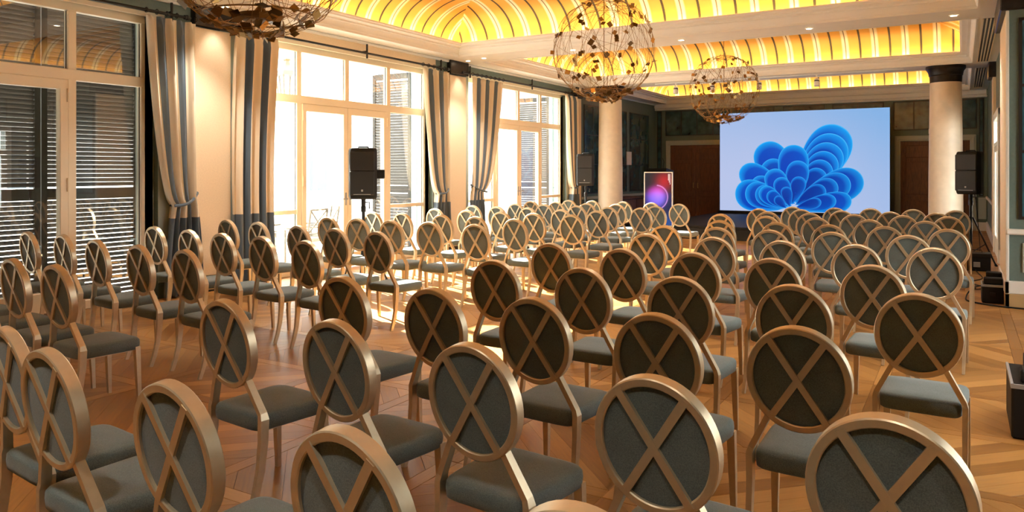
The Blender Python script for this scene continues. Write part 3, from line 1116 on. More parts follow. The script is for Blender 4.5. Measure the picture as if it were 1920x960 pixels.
for k, (n, yc) in enumerate(WIN):
    r = thing('curtain_rod', 'black curtain rod above the %s window' % ['near', 'sunlit middle', 'farthest'][k], 'curtain rod', (-8.97, yc, 3.66), 0, 'curtain rods')
    part('rod', MB().tube([(0, -2.66, 0), (0, 2.66, 0)], 0.019, 10), M['blackmetal'], r, smooth=True)
    for s in (-1, 1):
        part('finial', MB().tube([(0, s * 2.64, 0), (0, s * 2.70, 0), (0, s * 2.74, 0)], [0.030, 0.034, 0.012], 10), M['blackmetal'], r, smooth=True)
    for yy in (-2.45, 0.25, 2.45):
        part('bracket', MB().box(-0.012, yy - 0.012, -0.09, 0.012, yy + 0.012, 0.16).box(-0.11, yy - 0.012, 0.02, 0.0, yy + 0.012, 0.045), M['blackmetal'], r)

# ------------------------------------------------------------------ columns
for (x, y, lab) in ((-8.22, 19.07, 'round cream column with dark cap near the farthest window'), (-0.30, 19.07, 'round cream column with dark cap on the right by the loudspeaker')):
    c = thing('column', lab, 'column', (x, y, 0), 0, 'round columns')
    part('shaft', MB().lathe([(0.335, 0.20), (0.335, 0.6), (0.33, 1.6), (0.315, 2.8), (0.305, 3.56)], n=40), M['column'], c, smooth=True)
    part('capital', MB().lathe([(0.31, 3.52), (0.315, 3.66), (0.33, 3.68), (0.33, 3.70), (0.345, 3.76), (0.385, 3.82), (0.385, 3.88)], n=40), M['stone'], c, smooth=True, angle=30)
    part('base', MB().lathe([(0.42, 0.0), (0.42, 0.10), (0.38, 0.13), (0.38, 0.16), (0.345, 0.20)], n=40), M['stone'], c, smooth=True, angle=30)

# ------------------------------------------------------------------ stage and LED wall
st = thing('stage', 'low black stage under the big screen', 'stage', (0, 0, 0))
part('deck', MB().box(-6.9, 18.4, 0.24, -1.05, 24.75, 0.30, b=0.008), M['black'], st)
part('skirt', MB().box(-6.87, 18.43, 0, -1.08, 24.72, 0.24), M['blackmetal'], st)

YS = 24.25
sx0, sx1, sz0, sz1 = -6.66, -1.775, 0.385, 3.42
sc = thing('led_wall', 'huge bright LED screen with swirling blue petals on pale blue', 'screen', ((sx0 + sx1) / 2, YS, 0.302))
part('cabinet', MB().box(sx0 - (sx0 + sx1) / 2, 0.012, 0.0, sx1 - (sx0 + sx1) / 2, 0.14, sz1 - 0.30), M['black'], sc)
part('support_base', MB().box(sx0 - (sx0 + sx1) / 2 - 0.05, -0.05, 0.0, sx1 - (sx0 + sx1) / 2 + 0.05, 0.30, 0.08), M['black'], sc)


def hexl(h):
    return lin(tuple(int(h[i:i + 2], 16) for i in (0, 2, 4)))


class Pic:
    """flat print made of coloured triangles (x right, y up, unit = metres), layered a hair apart"""
    def __init__(self):
        self.v, self.f, self.c = [], [], []
        self.layer = 0

    def grid(self, w, h, nx, ny, colf):
        o = len(self.v)
        for j in range(ny + 1):
            for i in range(nx + 1):
                self.v.append((w * i / nx, 0.0, h * j / ny)); self.c.append(colf(i / nx, j / ny))
        for j in range(ny):
            for i in range(nx):
                a = o + j * (nx + 1) + i
                self.f.append((a, a + 1, a + nx + 2, a + nx + 1))

    def ribbon(self, A, B, colA, colB, rows=6):
        """surface between curves A and B (same length) with colours from colA(t) to colB(t)"""
        self.layer += 1
        y = -0.00022 * self.layer
        n = len(A)
        o = len(self.v)
        for r in range(rows + 1):
            q = r / rows
            for i in range(n):
                x = A[i][0] * (1 - q) + B[i][0] * q; z = A[i][1] * (1 - q) + B[i][1] * q
                self.v.append((x, y, z))
                ca, cb = colA(i / (n - 1)), colB(i / (n - 1))
                self.c.append(tuple(ca[k] * (1 - q) + cb[k] * q for k in range(3)))
        for r in range(rows):
            for i in range(n - 1):
                a = o + r * n + i
                self.f.append((a, a + 1, a + n + 1, a + n))

    def build(self, name, parent, mat, off):
        me = bpy.data.meshes.new(name)
        me.from_pydata([(x + off[0], y + off[1], z + off[2]) for x, y, z in self.v], [], self.f)
        ca = me.color_attributes.new('Col', 'FLOAT_COLOR', 'POINT')
        fl = []
        for c in self.c:
            fl += [c[0], c[1], c[2], 1.0]
        ca.data.foreach_set('color', fl)
        me.materials.append(mat)
        me.update()
        return link(name, me, parent)


pw, ph = sx1 - sx0, sz1 - sz0
pic = Pic()
bgA, bgB, bgC = hexl('b9c8ee'), hexl('86b6ea'), hexl('c3cdf0')


def bg(u, v):
    k = min(1, max(0, (u * 0.6 + v * 0.7) - 0.25))
    e = math.exp(-((u - 0.35) ** 2 + (v - 0.35) ** 2) * 4)
    c = tuple(bgA[i] * (1 - k) + bgB[i] * k for i in range(3))
    return tuple(c[i] * (1 - 0.5 * e) + bgC[i] * 0.5 * e for i in range(3))


pic.grid(pw, ph, 24, 14, bg)
cy, az, bl, nv_ = hexl('12a8fb'), hexl('0a7cf0'), hexl('0648cc'), hexl('051f70')
hi = hexl('66ccff')


def blend(a, b_, k):
    return tuple(a[i] * (1 - k) + b_[i] * k for i in range(3))


def lobe(bx_, bz_, ang, L, Wd, layers, curl, dark=0.0):
    """nest of folded petals rising from one root; each layer a bit shorter and turned"""
    for k in range(layers):
        q = k / max(1, layers - 1)
        a = ang + curl * q
        l = L * (1 - 0.52 * q); w = Wd * (1 - 0.50 * q)
        n = 40
        out = []
        for i in range(n):
            t = i / (n - 1) * PI
            # teardrop outline, root at t=0 and t=pi
            r = l * math.sin(t) ** 0.62
            s = -w * math.cos(t) * math.sin(t) ** 0.45
            x = r * math.cos(a) - s * math.sin(a)
            z = r * math.sin(a) + s * math.cos(a)
            out.append((bx_ + x, max(0.015, bz_ + z)))
        cxm = bx_ + 0.40 * l * math.cos(a); czm = bz_ + 0.40 * l * math.sin(a)

        def inner(f):
            return [(cxm + (p[0] - cxm) * f, max(0.012, czm + (p[1] - czm) * f)) for p in out]
        edge, mid, deep = inner(0.975), inner(0.80), inner(0.05)
        ea = blend(blend(cy, az, 0.5 * q), nv_, dark)
        ia = blend(blend(bl, nv_, 0.15 + 0.35 * q), nv_, dark)
        pic.ribbon(out, edge, lambda t, e=ea: blend(hi, e, 0.3), lambda t, e=ea: e, 1)
        pic.ribbon(edge, mid, lambda t, e=ea: blend(e, az, 0.5 * t), lambda t, c=ia: blend(c, az, 0.55 * (1 - t) ** 2), 5)
        pic.ribbon(mid, deep, lambda t, c=ia: blend(c, az, 0.55 * (1 - t) ** 2), lambda t, c=ia: c, 2)


R_ = math.radians
rx, rz_ = pw * 0.46, ph * 0.05
lobe(rx + 0.10, rz_ + 0.20, R_(122), 2.00, 0.80, 3, R_(14))
lobe(rx + 0.05, rz_ + 0.10, R_(60), 2.62, 1.00, 6, R_(-9))
lobe(rx + 0.05, rz_ + 0.05, R_(24), 2.05, 0.76, 4, R_(6), 0.15)
lobe(rx + 0.05, rz_ + 0.08, R_(147), 1.95, 0.66, 3, R_(10))
lobe(rx - 0.05, rz_ + 0.05, R_(88), 1.80, 0.70, 3, R_(-16))
lobe(rx - 0.05, rz_ + 0.02, R_(166), 1.75, 0.72, 4, R_(-10))
lobe(rx + 0.05, rz_ - 0.04, R_(9), 1.60, 0.46, 3, R_(6), 0.08)
lobe(rx - 0.1, rz_ - 0.02, R_(118), 1.25, 0.52, 3, R_(-14))
lobe(rx - 0.2, rz_ - 0.05, R_(146), 0.95, 0.40, 3, R_(-8))
picture = pic.build('screen_picture', sc, M['ledpicture'], (sx0 - (sx0 + sx1) / 2, -0.001, sz0 - 0.30))

# portrait display totem
tt = thing('portrait_display', 'white-framed portrait display glowing magenta and blue', 'display', (-6.47, 18.0, 0), math.radians(6))
part('stand', MB().box(-0.36, -0.20, 0, 0.36, 0.20, 0.03, b=0.008).box(-0.10, 0.0, 0.03, 0.10, 0.04, 0.40), M['whiteplastic'], tt)
tf = MB()
tw_, t0, t1 = 0.36, 0.28, 1.57
tf.box(-tw_, -0.03, t0, -tw_ + 0.024, 0.03, t1, b=0.004).box(tw_ - 0.024, -0.03, t0, tw_, 0.03, t1, b=0.004).box(-tw_, -0.03, t0, tw_, 0.03, t0 + 0.024, b=0.004).box(-tw_, -0.03, t1 - 0.024, tw_, 0.03, t1, b=0.004)
part('display_frame', tf, M['whiteplastic'], tt)
part('display_body', MB().box(-tw_ + 0.02, -0.012, t0 + 0.02, tw_ - 0.02, 0.026, t1 - 0.02), M['black'], tt)
p2 = Pic()


def planet(u, v):
    x, y = (u - 0.42) * 0.67, (v - 0.52) * 1.24
    d = math.hypot(x, y)
    glow = math.exp(-(d / 0.24) ** 4)
    red = math.exp(-(((u - 0.72) / 0.28) ** 2 + ((v - 0.83) / 0.16) ** 2))
    top = 1 / (1 + math.exp(-(v - 0.60) * 22))
    col = (0.22 * (1 - top) + 0.95 * top, 0.12 * (1 - top), 0.95 * (1 - top) + 0.50 * top)
    core = math.exp(-(((u - 0.5) / 0.25) ** 2 + ((v - 0.55) / 0.14) ** 2))
    rimd = abs(d - 0.285); rim = math.exp(-(rimd / 0.010) ** 2) * (1 if x > 0.02 else 0.0)
    base = (0.02, 0.025, 0.09) if v < 0.6 else (0.03, 0.025, 0.03)
    bot = math.exp(-((v - 0.05) / 0.12) ** 2)
    return (base[0] + glow * col[0] * 0.8 + red * 0.55 + rim * 0.8 + core * 0.25, base[1] + glow * col[1] + rim * 0.35 + core * 0.12 + bot * 0.06, base[2] + glow * col[2] * 0.9 + rim * 0.8 + core * 0.35 + bot * 0.22)


p2.grid(0.67, 1.24, 46, 84, planet)
p2.build('display_picture', tt, M['ledpicture'], (-0.335, -0.0135, t0 + 0.026))
for k in range(3):
    part('caption_line', MB().box(0.245 + 0.022 * k, -0.0145, 1.36 - 0.05 * k, 0.253 + 0.022 * k, -0.0138, 1.52), emat('caption_white%d' % k, (0.8, 0.8, 0.85), SHOW * 0.8), tt)

# ------------------------------------------------------------------ loudspeakers on tripods
def speaker_on_stand(x, y, rz, zb, lab_s, lab_t, bracket=False, size=1.0):
    s = thing('loudspeaker', lab_s, 'loudspeaker', (x, y, zb), rz, 'black loudspeakers')
    w, h, d = 0.42 * size, 0.76 * size, 0.38 * size
    n = 10
    out = []
    # plan outline (front towards -y), rounded front, tapered back
    prof = [(-w / 2, -d * 0.22), (-w / 2 + 0.035, -d * 0.40), (-w * 0.25, -d * 0.48), (w * 0.25, -d * 0.48), (w / 2 - 0.035, -d * 0.40), (w / 2, -d * 0.22), (w * 0.47, d * 0.1), (w * 0.26, d * 0.5), (-w * 0.26, d * 0.5), (-w * 0.47, d * 0.1)]
    body = MB()
    zz = [(0.0, 0.90), (0.02, 0.97), (0.05, 1.0), (h - 0.05, 1.0), (h - 0.02, 0.97), (h, 0.90)]
    vs, fs = [], []
    for (z, k) in zz:
        for (px, py) in prof:
            vs.append((px * k, py * k, z))
    m = len(prof)
    for i in range(len(zz) - 1):
        for k in range(m):
            fs.append((i * m + k, i * m + (k + 1) % m, (i + 1) * m + (k + 1) % m, (i + 1) * m + k))
    fs.append(tuple(range(m))); fs.append(tuple(range((len(zz) - 1) * m, len(zz) * m)))
    body.add(vs, fs)
    part('cabinet', body, M['black'], s, smooth=True, angle=25)
    part('grille', MB().box(-w * 0.43, -d * 0.50, 0.06, w * 0.43, -d * 0.44, h * 0.55, b=0.015), M['grille'], s)
    part('grille', MB().box(-w * 0.43, -d * 0.50, h * 0.56, w * 0.43, -d * 0.44, h - 0.05, b=0.015), M['grille'], s)
    part('logo_badge', MB().box(-0.014, -d * 0.505, 0.115, 0.014, -d * 0.495, 0.145, b=0.003), M['badge'], s)
    part('name_strip', MB().box(-w * 0.30, -d * 0.503, 0.068, w * 0.30, -d * 0.495, 0.078), M['badge'], s)
    part('carry_handle', MB().tube([(-0.08, 0, h - 0.004), (-0.07, 0, h + 0.018), (0.07, 0, h + 0.018), (0.08, 0, h - 0.004)], 0.012, 8), M['black'], s, smooth=True)
    if bracket:
        part('side_bracket', MB().box(w * 0.44, -0.02, h * 0.40, w * 0.44 + 0.13, 0.06, h * 0.58, b=0.012), M['black'], s)
    t = thing('speaker_stand', lab_t, 'stand', (x, y, 0), rz, 'tripod speaker stands')
    part('pole', MB().tube([(0, 0, 0.30), (0, 0, zb + 0.0)], 0.0175, 12), M['blackmetal'], t, smooth=True)
    part('lower_tube', MB().tube([(0, 0, 0.10), (0, 0, 1.02)], 0.024, 12), M['blackmetal'], t, smooth=True)
    part('top_cup', MB().lathe([(0.030, zb - 0.10), (0.034, zb - 0.08), (0.034, zb)], n=14), M['blackmetal'], t, smooth=True)
    part('clamp_collar', MB().lathe([(0.036, 0.98), (0.038, 1.0), (0.038, 1.06), (0.030, 1.08)], n=14), M['blackmetal'], t, smooth=True)
    part('clamp_knob', MB().tube([(0.03, 0, zb - 0.05), (0.09, 0, zb - 0.05), (0.09, 0, zb - 0.15)], 0.010, 8), M['blackmetal'], t, smooth=True)
    for k in range(3):
        a = 2 * PI * k / 3 + 0.5
        c_, s_ = math.cos(a), math.sin(a)
        lg = part('leg', MB().tube([(0.03 * c_, 0.03 * s_, 0.78), (0.38 * c_, 0.38 * s_, 0.02)], 0.014, 8), M['blackmetal'], t, smooth=True)
        part('rubber_foot', MB().tube([(0.37 * c_, 0.37 * s_, 0.035), (0.395 * c_, 0.395 * s_, 0.0)], 0.02, 8), M['black'], lg, smooth=True)
        part('brace', MB().tube([(0.03 * c_, 0.03 * s_, 0.22), (0.235 * c_, 0.235 * s_, 0.36)], 0.009, 6), M['blackmetal'], t, smooth=True)


speaker_on_stand(-7.72, 8.62, math.radians(36), 1.175, 'black loudspeaker in front of the sunlit middle window', 'black tripod stand under the loudspeaker at the sunlit window', True)
speaker_on_stand(0.14, 15.8, math.radians(-26), 1.18, 'black loudspeaker beside the right-hand column', 'black tripod stand under the loudspeaker by the right-hand column')
speaker_on_stand(-7.75, 16.5, math.radians(15), 1.24, 'dark loudspeaker beside the column near the last window', 'black tripod stand under the dark loudspeaker near the last window')
speaker_on_stand(1.15, 9.9, math.radians(50), 1.18, 'black loudspeaker seen only as a reflection in the near window glass', 'black tripod stand seen only as a reflection in the near window glass')

# ------------------------------------------------------------------ chairs
def build_chair():
    ch = thing('banquet_chair', 'x', 'chair')
    oc, oh, ow = 0.8125, 0.2275, 0.2125      # centre height, half height, half width of the oval
    tilt = math.radians(8)

    def onb(x, z, off):
        """point of the tilted back plane; off = distance towards the sitter"""
        dz = z - oc - oh
        return (x, -dz * math.sin(tilt) + off * math.cos(tilt), oc + oh + dz * math.cos(tilt) + off * math.sin(tilt))
    # oval hoop, flat section
    n = 56
    rim = MB(); vs, fs = [], []
    sec = [(0.0, -0.021), (0.0, 0.021), (-0.004, 0.025), (-0.025, 0.025), (-0.029, 0.021), (-0.029, -0.021), (-0.025, -0.025), (-0.004, -0.025)]
    for i in range(n):
        a = 2 * PI * i / n
        for (dr, off) in sec:
            vs.append(onb((ow + dr) * math.cos(a), oc + (oh + dr) * math.sin(a), off))
    m = len(sec)
    for i in range(n):
        j = (i + 1) % n
        for k in range(m):
            fs.append((i * m + k, i * m + (k + 1) % m, j * m + (k + 1) % m, j * m + k))
    rim.add(vs, fs)
    part('back_hoop', rim, M['bronze'], ch, smooth=True, angle=35)
    # padded panel, domed on both faces
    pad = MB(); vs, fs = [], []
    rings = [(0.0, 1.0), (0.45, 0.86), (0.75, 0.55), (0.93, 0.22), (1.0, 0.0)]
    iw, ih = ow - 0.022, oh - 0.022
    for face, thick, base in ((-1, 0.006, -0.011), (1, 0.028, 0.010)):
        o = len(vs)
        vs.append(onb(0, oc, base + face * thick))
        for (q, t_) in rings[1:]:
            for i in range(40):
                a = 2 * PI * i / 40
                vs.append(onb(iw * q * math.cos(a), oc + ih * q * math.sin(a), base + face * thick * t_))
        for i in range(40):
            fs.append((o, o + 1 + i, o + 1 + (i + 1) % 40))
        for r in range(len(rings) - 2):
            for i in range(40):
                a0 = o + 1 + r * 40
                fs.append((a0 + i, a0 + (i + 1) % 40, a0 + 40 + (i + 1) % 40, a0 + 40 + i))
    pad.add(vs, fs)
    part('backrest', pad, M['fabric'], ch, smooth=True, angle=80)
    # crossed bars on the rear face; each runs on into the post below
    ang = math.radians(55)
    ex, ez = (ow - 0.012) * math.cos(ang), (oh - 0.012) * math.sin(ang)
    for s in (-1, 1):
        p0 = onb(-s * ex, oc + ez, -0.0195 - 0.002 * (s > 0)); p1 = onb(s * ex, oc - ez, -0.0195 - 0.002 * (s > 0))
        d = Vector(p1) - Vector(p0)
        side = d.cross(Vector((0, math.cos(tilt), math.sin(tilt)))).normalized()
        part('cross_bar', MB().bar([p0, p1], 0.028, 0.014, side), M['bronze'], ch)
    # rear legs: from the hoop, out to the seat corner, down and back
    for s in (-1, 1):
        a0 = onb(s * (ow - 0.012) * math.cos(math.radians(-52)), oc + (oh - 0.012) * math.sin(math.radians(-52)), 0.0)
        pts = [a0, (s * 0.206, 0.086, 0.480), (s * 0.214, 0.087, 0.452), (s * 0.213, 0.084, 0.34), (s * 0.213, 0.068, 0.20), (s * 0.213, 0.040, 0.09), (s * 0.213, 0.008, 0.0)]
        b = MB()
        vs, fs = [], []
        for i, p in enumerate(pts):
            p = Vector(p)
            d = (Vector(pts[min(i + 1, len(pts) - 1)]) - Vector(pts[max(i - 1, 0)])).normalized()
            fwd = Vector((0, 1, 0)); fwd = (fwd - d * fwd.dot(d)).normalized()
            sd = d.cross(fwd).normalized()
            wd = [0.013, 0.013, 0.014, 0.0135, 0.0125, 0.0115, 0.0105][i]
            dp_ = [0.018, 0.020, 0.024, 0.022, 0.019, 0.017, 0.015][i]
            for (u, v) in ((-1, -1), (1, -1), (1, 1), (-1, 1)):
                vs.append(p + sd * wd * u + fwd * dp_ * v)
        for i in range(len(pts) - 1):
            for k in range(4):
                fs.append((i * 4 + k, i * 4 + (k + 1) % 4, (i + 1) * 4 + (k + 1) % 4, (i + 1) * 4 + k))
        fs.append((0, 1, 2, 3)); e = 4 * (len(pts) - 1); fs.append((e, e + 1, e + 2, e + 3))
        b.add(vs, fs)
        part('leg', b, M['bronze'], ch)
        # front leg, tapering
        part('leg', MB().bar([(s * 0.200, 0.475, 0.41), (s * 0.205, 0.482, 0.20), (s * 0.208, 0.490, 0.0)], [0.040, 0.034, 0.026], [0.036, 0.030, 0.024], (1, 0, 0)), M['bronze'], ch)
    # seat rails
    part('seat_rail', MB().box(-0.17, 0.12, 0.376, 0.17, 0.44, 0.392), M['bronze'], ch)
    # upholstered seat: rounded slab, wider in front
    seat = MB(); vs, fs = [], []
    nx = 40
    lv = [(0.388, 0.94), (0.396, 0.985), (0.430, 1.0), (0.455, 0.99), (0.468, 0.95), (0.474, 0.86), (0.478, 0.55)]

    def outl(a):
        ca, sa = math.cos(a), math.sin(a)
        e = 0.24
        u = math.copysign(abs(ca) ** e, ca); v = math.copysign(abs(sa) ** e, sa)
        y = 0.285 + 0.225 * v + (0.012 * (1 - u * u) if v > 0 else 0)
        w = 0.198 + 0.026 * (v + 1) / 2
        return u * w, y
    for (z, k) in lv:
        for i in range(nx):
            x, y = outl(2 * PI * (i + 0.5) / nx)
            vs.append((x * k, 0.285 + (y - 0.285) * k, z))
    for j in range(len(lv) - 1):
        for i in range(nx):
            fs.append((j * nx + i, j * nx + (i + 1) % nx, (j + 1) * nx + (i + 1) % nx, (j + 1) * nx + i))
    vs.append((0, 0.285, 0.480)); c0 = len(vs) - 1
    for i in range(nx):
        fs.append(((len(lv) - 1) * nx + i, (len(lv) - 1) * nx + (i + 1) % nx, c0))
    fs.append(tuple(range(nx)))
    seat.add(vs, fs)
    part('seat', seat, M['fabric'], ch, smooth=True, angle=60)
    return ch


RB = [  # right-hand block, from the stage back: (x, y)
    [(-2.62, 14.33), (-1.91, 14.30), (-1.35, 14.39), (-0.70, 14.38), (-0.08, 14.37)],
    [(-2.99, 13.32), (-2.32, 13.41), (-1.68, 13.33), (-0.97, 13.35), (-0.33, 13.38)],
    [(-2.64, 12.35), (-2.00, 12.30), (-1.37, 12.26), (-0.73, 12.33), (-0.16, 12.38)],
    [(-3.12, 11.38), (-2.41, 11.18), (-1.73, 11.16), (-1.05, 11.05), (-0.40, 11.12)],
    [(-2.73, 9.91), (-2.00, 9.87), (-1.38, 9.80), (-0.77, 9.82), (-0.13, 9.72)],
    [(-3.04, 8.66), (-2.42, 8.68), (-1.81, 8.59), (-1.18, 8.62), (-0.46, 8.59)],
    [(-2.81, 7.46), (-2.09, 7.38), (-1.44, 7.33), (-0.80, 7.29), (-0.20, 7.30)],
    [(-3.17, 6.00), (-2.44, 5.89), (-1.83, 5.90), (-1.21, 5.80), (-0.53, 5.74)],
    [(-2.92, 4.65), (-2.19, 4.59), (-1.49, 4.50), (-0.83, 4.52), (-0.20, 4.53)],
    [(-3.28, 3.46), (-2.52, 3.37), (-1.89, 3.38), (-1.20, 3.29), (-0.59, 3.31)],
    [(-3.20, 2.53), (-2.35, 2.43), (-1.59, 2.36), (-0.84, 2.28), (-0.17, 2.23)],
    [(-3.42, 1.62), (-2.87, 1.50), (-2.10, 1.46), (-1.34, 1.42), (-0.63, 1.32)],
]
LB = [  # window-side block
    [(-4.78, 14.45), (-5.42, 14.65), (-6.12, 14.85), (-6.90, 15.00), (-7.49, 15.05)],
    [(-4.88, 13.40), (-5.79, 13.71), (-6.46, 13.78), (-7.31, 14.08), (-7.92, 14.10)],
    [(-4.85, 12.57), (-5.46, 12.55), (-6.15, 12.69), (-6.94, 12.87), (-7.60, 12.91)],
    [(-5.10, 11.27), (-5.80, 11.36), (-6.58, 11.60), (-7.27, 11.68), (-7.89, 11.81)],
    [(-4.96, 10.05), (-5.64, 10.12), (-6.27, 10.20), (-7.01, 10.32), (-7.79, 10.50)],
    [(-5.20, 8.80), (-5.94, 8.97), (-6.61, 9.07), (-7.42, 9.15), (-8.00, 9.13)],
    [(-5.10, 7.69), (-5.83, 7.73), (-6.44, 7.71), (-7.09, 7.78), (-7.64, 7.79)],
    [(-5.37, 6.20), (-6.07, 6.30), (-6.76, 6.40), (-7.67, 6.59), (-8.37, 6.68)],
    [(-5.25, 5.06), (-5.97, 5.17), (-6.63, 5.22), (-7.33, 5.34), (-8.11, 5.45)],
    [(-5.51, 3.98), (-6.21, 4.02), (-7.04, 4.13), (-7.86, 4.27), (-8.57, 4.29)],
    [(-5.40, 2.88), (-6.05, 2.92), (-6.75, 2.98), (-7.45, 3.05)],
]
proto = build_chair()
first = True
crnd = random.Random(3)
for bname, block, grp in (('right-hand block', RB, 'chairs of the right-hand block'), ('window-side block', LB, 'chairs of the window-side block')):
    for ri, row in enumerate(block):
        mx = sum(p[0] for p in row) / len(row); my = sum(p[1] for p in row) / len(row)
        k = sum((p[0] - mx) * (p[1] - my) for p in row) / sum((p[0] - mx) ** 2 for p in row)
        rot = math.atan(max(-0.11, min(0.03, k)))
        for si, (x, y) in enumerate(row):
            o = proto if first else copy_tree(proto)
            first = False
            o.location = (x, y, 0)
            o.rotation_euler = (0, 0, rot + crnd.uniform(-0.02, 0.02))
            o['label'] = 'oval-backed grey chair, %s row from the stage in the %s, %s from the aisle' % (ORD[ri], bname, ORD[si])
            o['category'] = 'chair'
            o['group'] = grp

# ------------------------------------------------------------------ wire globe pendants
def plate_mesh(s, mat):
    return MB().box(-s, -s * 0.82, -0.0012, s, s * 0.82, 0.0012).mesh('plate', mat)


PM = [plate_mesh(0.036, M['brass']), plate_mesh(0.031, M['brassdark']), plate_mesh(0.041, M['brassdark']), plate_mesh(0.034, M['brass'])]


def globe(x, y, z, r, label, seed, nplates=165):
    rnd = random.Random(seed)
    g = thing('globe_pendant', label, 'pendant lamp', (x, y, z - r), 0, 'wire globe pendants')
    w = MB()
    for k in range(34):
        # random circle on the sphere
        ax = Vector((rnd.gauss(0, 1), rnd.gauss(0, 1), rnd.gauss(0, 0.55))).normalized()
        off = rnd.uniform(-0.55, 0.55) * (0.3 if k < 8 else 1)
        q = ax.to_track_quat('Z', 'Y')
        rr = math.sqrt(1 - off * off)
        pts = []
        for e in range(44):
            a = 2 * PI * e / 44
            p = q @ Vector((rr * math.cos(a), rr * math.sin(a), off))
            pts.append(p * r * (1 + 0.012 * math.sin(3 * a + k)) + Vector((0, 0, r)))
        w.tube(pts, 0.0034 if k < 8 else 0.0020, 4, closed=True)
    for (zz) in (0.82,):          # wire basket ring at the foot of the globe
        pts = [Vector((0.55 * r * math.cos(2 * PI * e / 40), 0.55 * r * math.sin(2 * PI * e / 40), r - zz * r)) for e in range(40)]
        w.tube(pts, 0.006, 5, closed=True)
    wc = part('wire_cage', w, M['wire'], g)
    wc['kind'] = 'stuff'
    part('stem', MB().tube([(0, 0, 2 * r - 0.02), (0, 0, VZ + VB - (z - r))], 0.006, 6), M['brassdark'], g)
    part('ceiling_rose', MB().lathe([(0.07, VZ + VB - (z - r)), (0.07, VZ + VB - (z - r) - 0.02), (0.02, VZ + VB - (z - r) - 0.05)], n=16), M['brassdark'], g, smooth=True)
    part('lamp_tray', MB().lathe([(0.12, 0.10), (0.16, 0.12), (0.16, 0.14), (0.05, 0.16), (0.02, 0.20)], n=28), M['brassdark'], g, smooth=True)
    part('inner_rod', MB().tube([(0, 0, 0.2), (0, 0, 2 * r - 0.02)], 0.005, 6), M['brassdark'], g)
    for k in range(nplates):
        if k < nplates * 0.38:
            cz = -rnd.uniform(0.80, 0.995)
        else:
            cz = rnd.uniform(-0.75, 0.97)
        a = rnd.uniform(0, 2 * PI)
        sr = math.sqrt(max(0, 1 - cz * cz))
        nrm = Vector((sr * math.cos(a), sr * math.sin(a), cz))
        nn = (nrm + Vector((rnd.gauss(0, 0.5), rnd.gauss(0, 0.5), rnd.gauss(0, 0.5)))).normalized()
        p = nrm * r * rnd.uniform(0.98, 1.03) + Vector((0, 0, r))
        o = link('plate', PM[rnd.randrange(4)], g, p)
        o.rotation_euler = (nn.to_track_quat('Z', 'Y') @ Matrix.Rotation(rnd.uniform(0, PI), 3, 'Z').to_quaternion()).to_euler()
    return g


globe(-4.30, 3.72, 3.28, 0.71, 'wire globe pendant cut off by the top edge, hung with brass plates', 11)
globe(-4.30, 9.75, 3.29, 0.71, 'large wire globe pendant of brass plates over the middle of the hall', 12)
globe(-4.30, 15.95, 3.31, 0.71, 'wire globe pendant of brass plates just left of the big screen', 13)

# ------------------------------------------------------------------ track spotlights by the far beam
tr = thing('light_track', 'white light track under the far beam', 'light track', (-4.0, 18.95, ZS))
part('rail', MB().box(-2.9, -0.018, -0.03, 2.9, 0.018, 0.0, b=0.004), M['whiteplastic'], tr)
for k, x in enumerate((-6.35, -5.40, -4.25, -2.93)):
    s = thing('track_spotlight', 'white track spotlight, %s from the windows' % ORD[k], 'spotlight', (x, 18.95, ZS - 0.03), 0, 'white track spotlights')
    part('yoke', MB().box(-0.02, -0.02, -0.03, 0.02, 0.02, 0.0).tube([(0, 0, -0.03), (0, 0, -0.10)], 0.010, 8), M['whiteplastic'], s)
    hd = MB().lathe([(0.058, 0.0), (0.062, 0.012), (0.062, 0.10), (0.055, 0.105), (0.055, 0.165), (0.048, 0.175)], n=20)
    hd.xf(Matrix.Translation((0, 0, -0.26)) @ Matrix.Rotation(math.radians(-10), 4, 'X'))
    part('lamp_head', hd, M['whiteplastic'], s, smooth=True, angle=35)
    part('lamp_ring', MB().lathe([(0.057, 0.108), (0.059, 0.112), (0.059, 0.130), (0.057, 0.134)], n=20, cap=False).xf(Matrix.Translation((0, 0, -0.26)) @ Matrix.Rotation(math.radians(-10), 4, 'X')), M['black'], s, smooth=True)

# ------------------------------------------------------------------ small wall things
ex = thing('exit_sign', 'small green lit exit sign over the right far door', 'sign', (-0.72, YB, 2.66))
part('sign_box', MB().box(-0.10, -0.05, 0, 0.18, -0.002, 0.15, b=0.006), M['whiteplastic'], ex)
part('sign_face', MB().box(-0.09, -0.054, 0.012, 0.17, -0.049, 0.138), emat('exit_green', (0.0, 0.45, 0.12), 0.9 * SHOW), ex)
part('sign_pictogram', MB().box(-0.07, -0.057, 0.03, -0.02, -0.053, 0.12).box(0.02, -0.057, 0.065, 0.10, -0.053, 0.085).add([(0.10, -0.056, 0.04), (0.15, -0.056, 0.075), (0.10, -0.056, 0.11)], [(0, 1, 2)]), emat('exit_white', (0.7, 0.9, 0.75), 0.9 * SHOW), ex)
fa = thing('fire_alarm_call_point', 'red fire alarm call point on the right dado', 'alarm', (0.79, 11.18, 0.56))
part('box', MB().box(-0.06, -0.055, 0, 0.06, -0.0, 0.19, b=0.008), M['red'], fa)
part('press_plate', MB().box(-0.035, -0.060, 0.06, 0.035, -0.054, 0.13, b=0.003), M['whiteplastic'], fa)
ws = thing('notice_board', 'small cream notice plate on the dark panels left of the display', 'sign', (XL, 22.5, 1.78))
part('plate', MB().box(0.025, -0.2, 0, 0.045, 0.2, 0.42, b=0.006), M['white'], ws)
part('notice_edge', MB().box(0.044, -0.2, 0, 0.05, -0.185, 0.42).box(0.044, 0.185, 0, 0.05, 0.2, 0.42), M['palegreen'], ws)

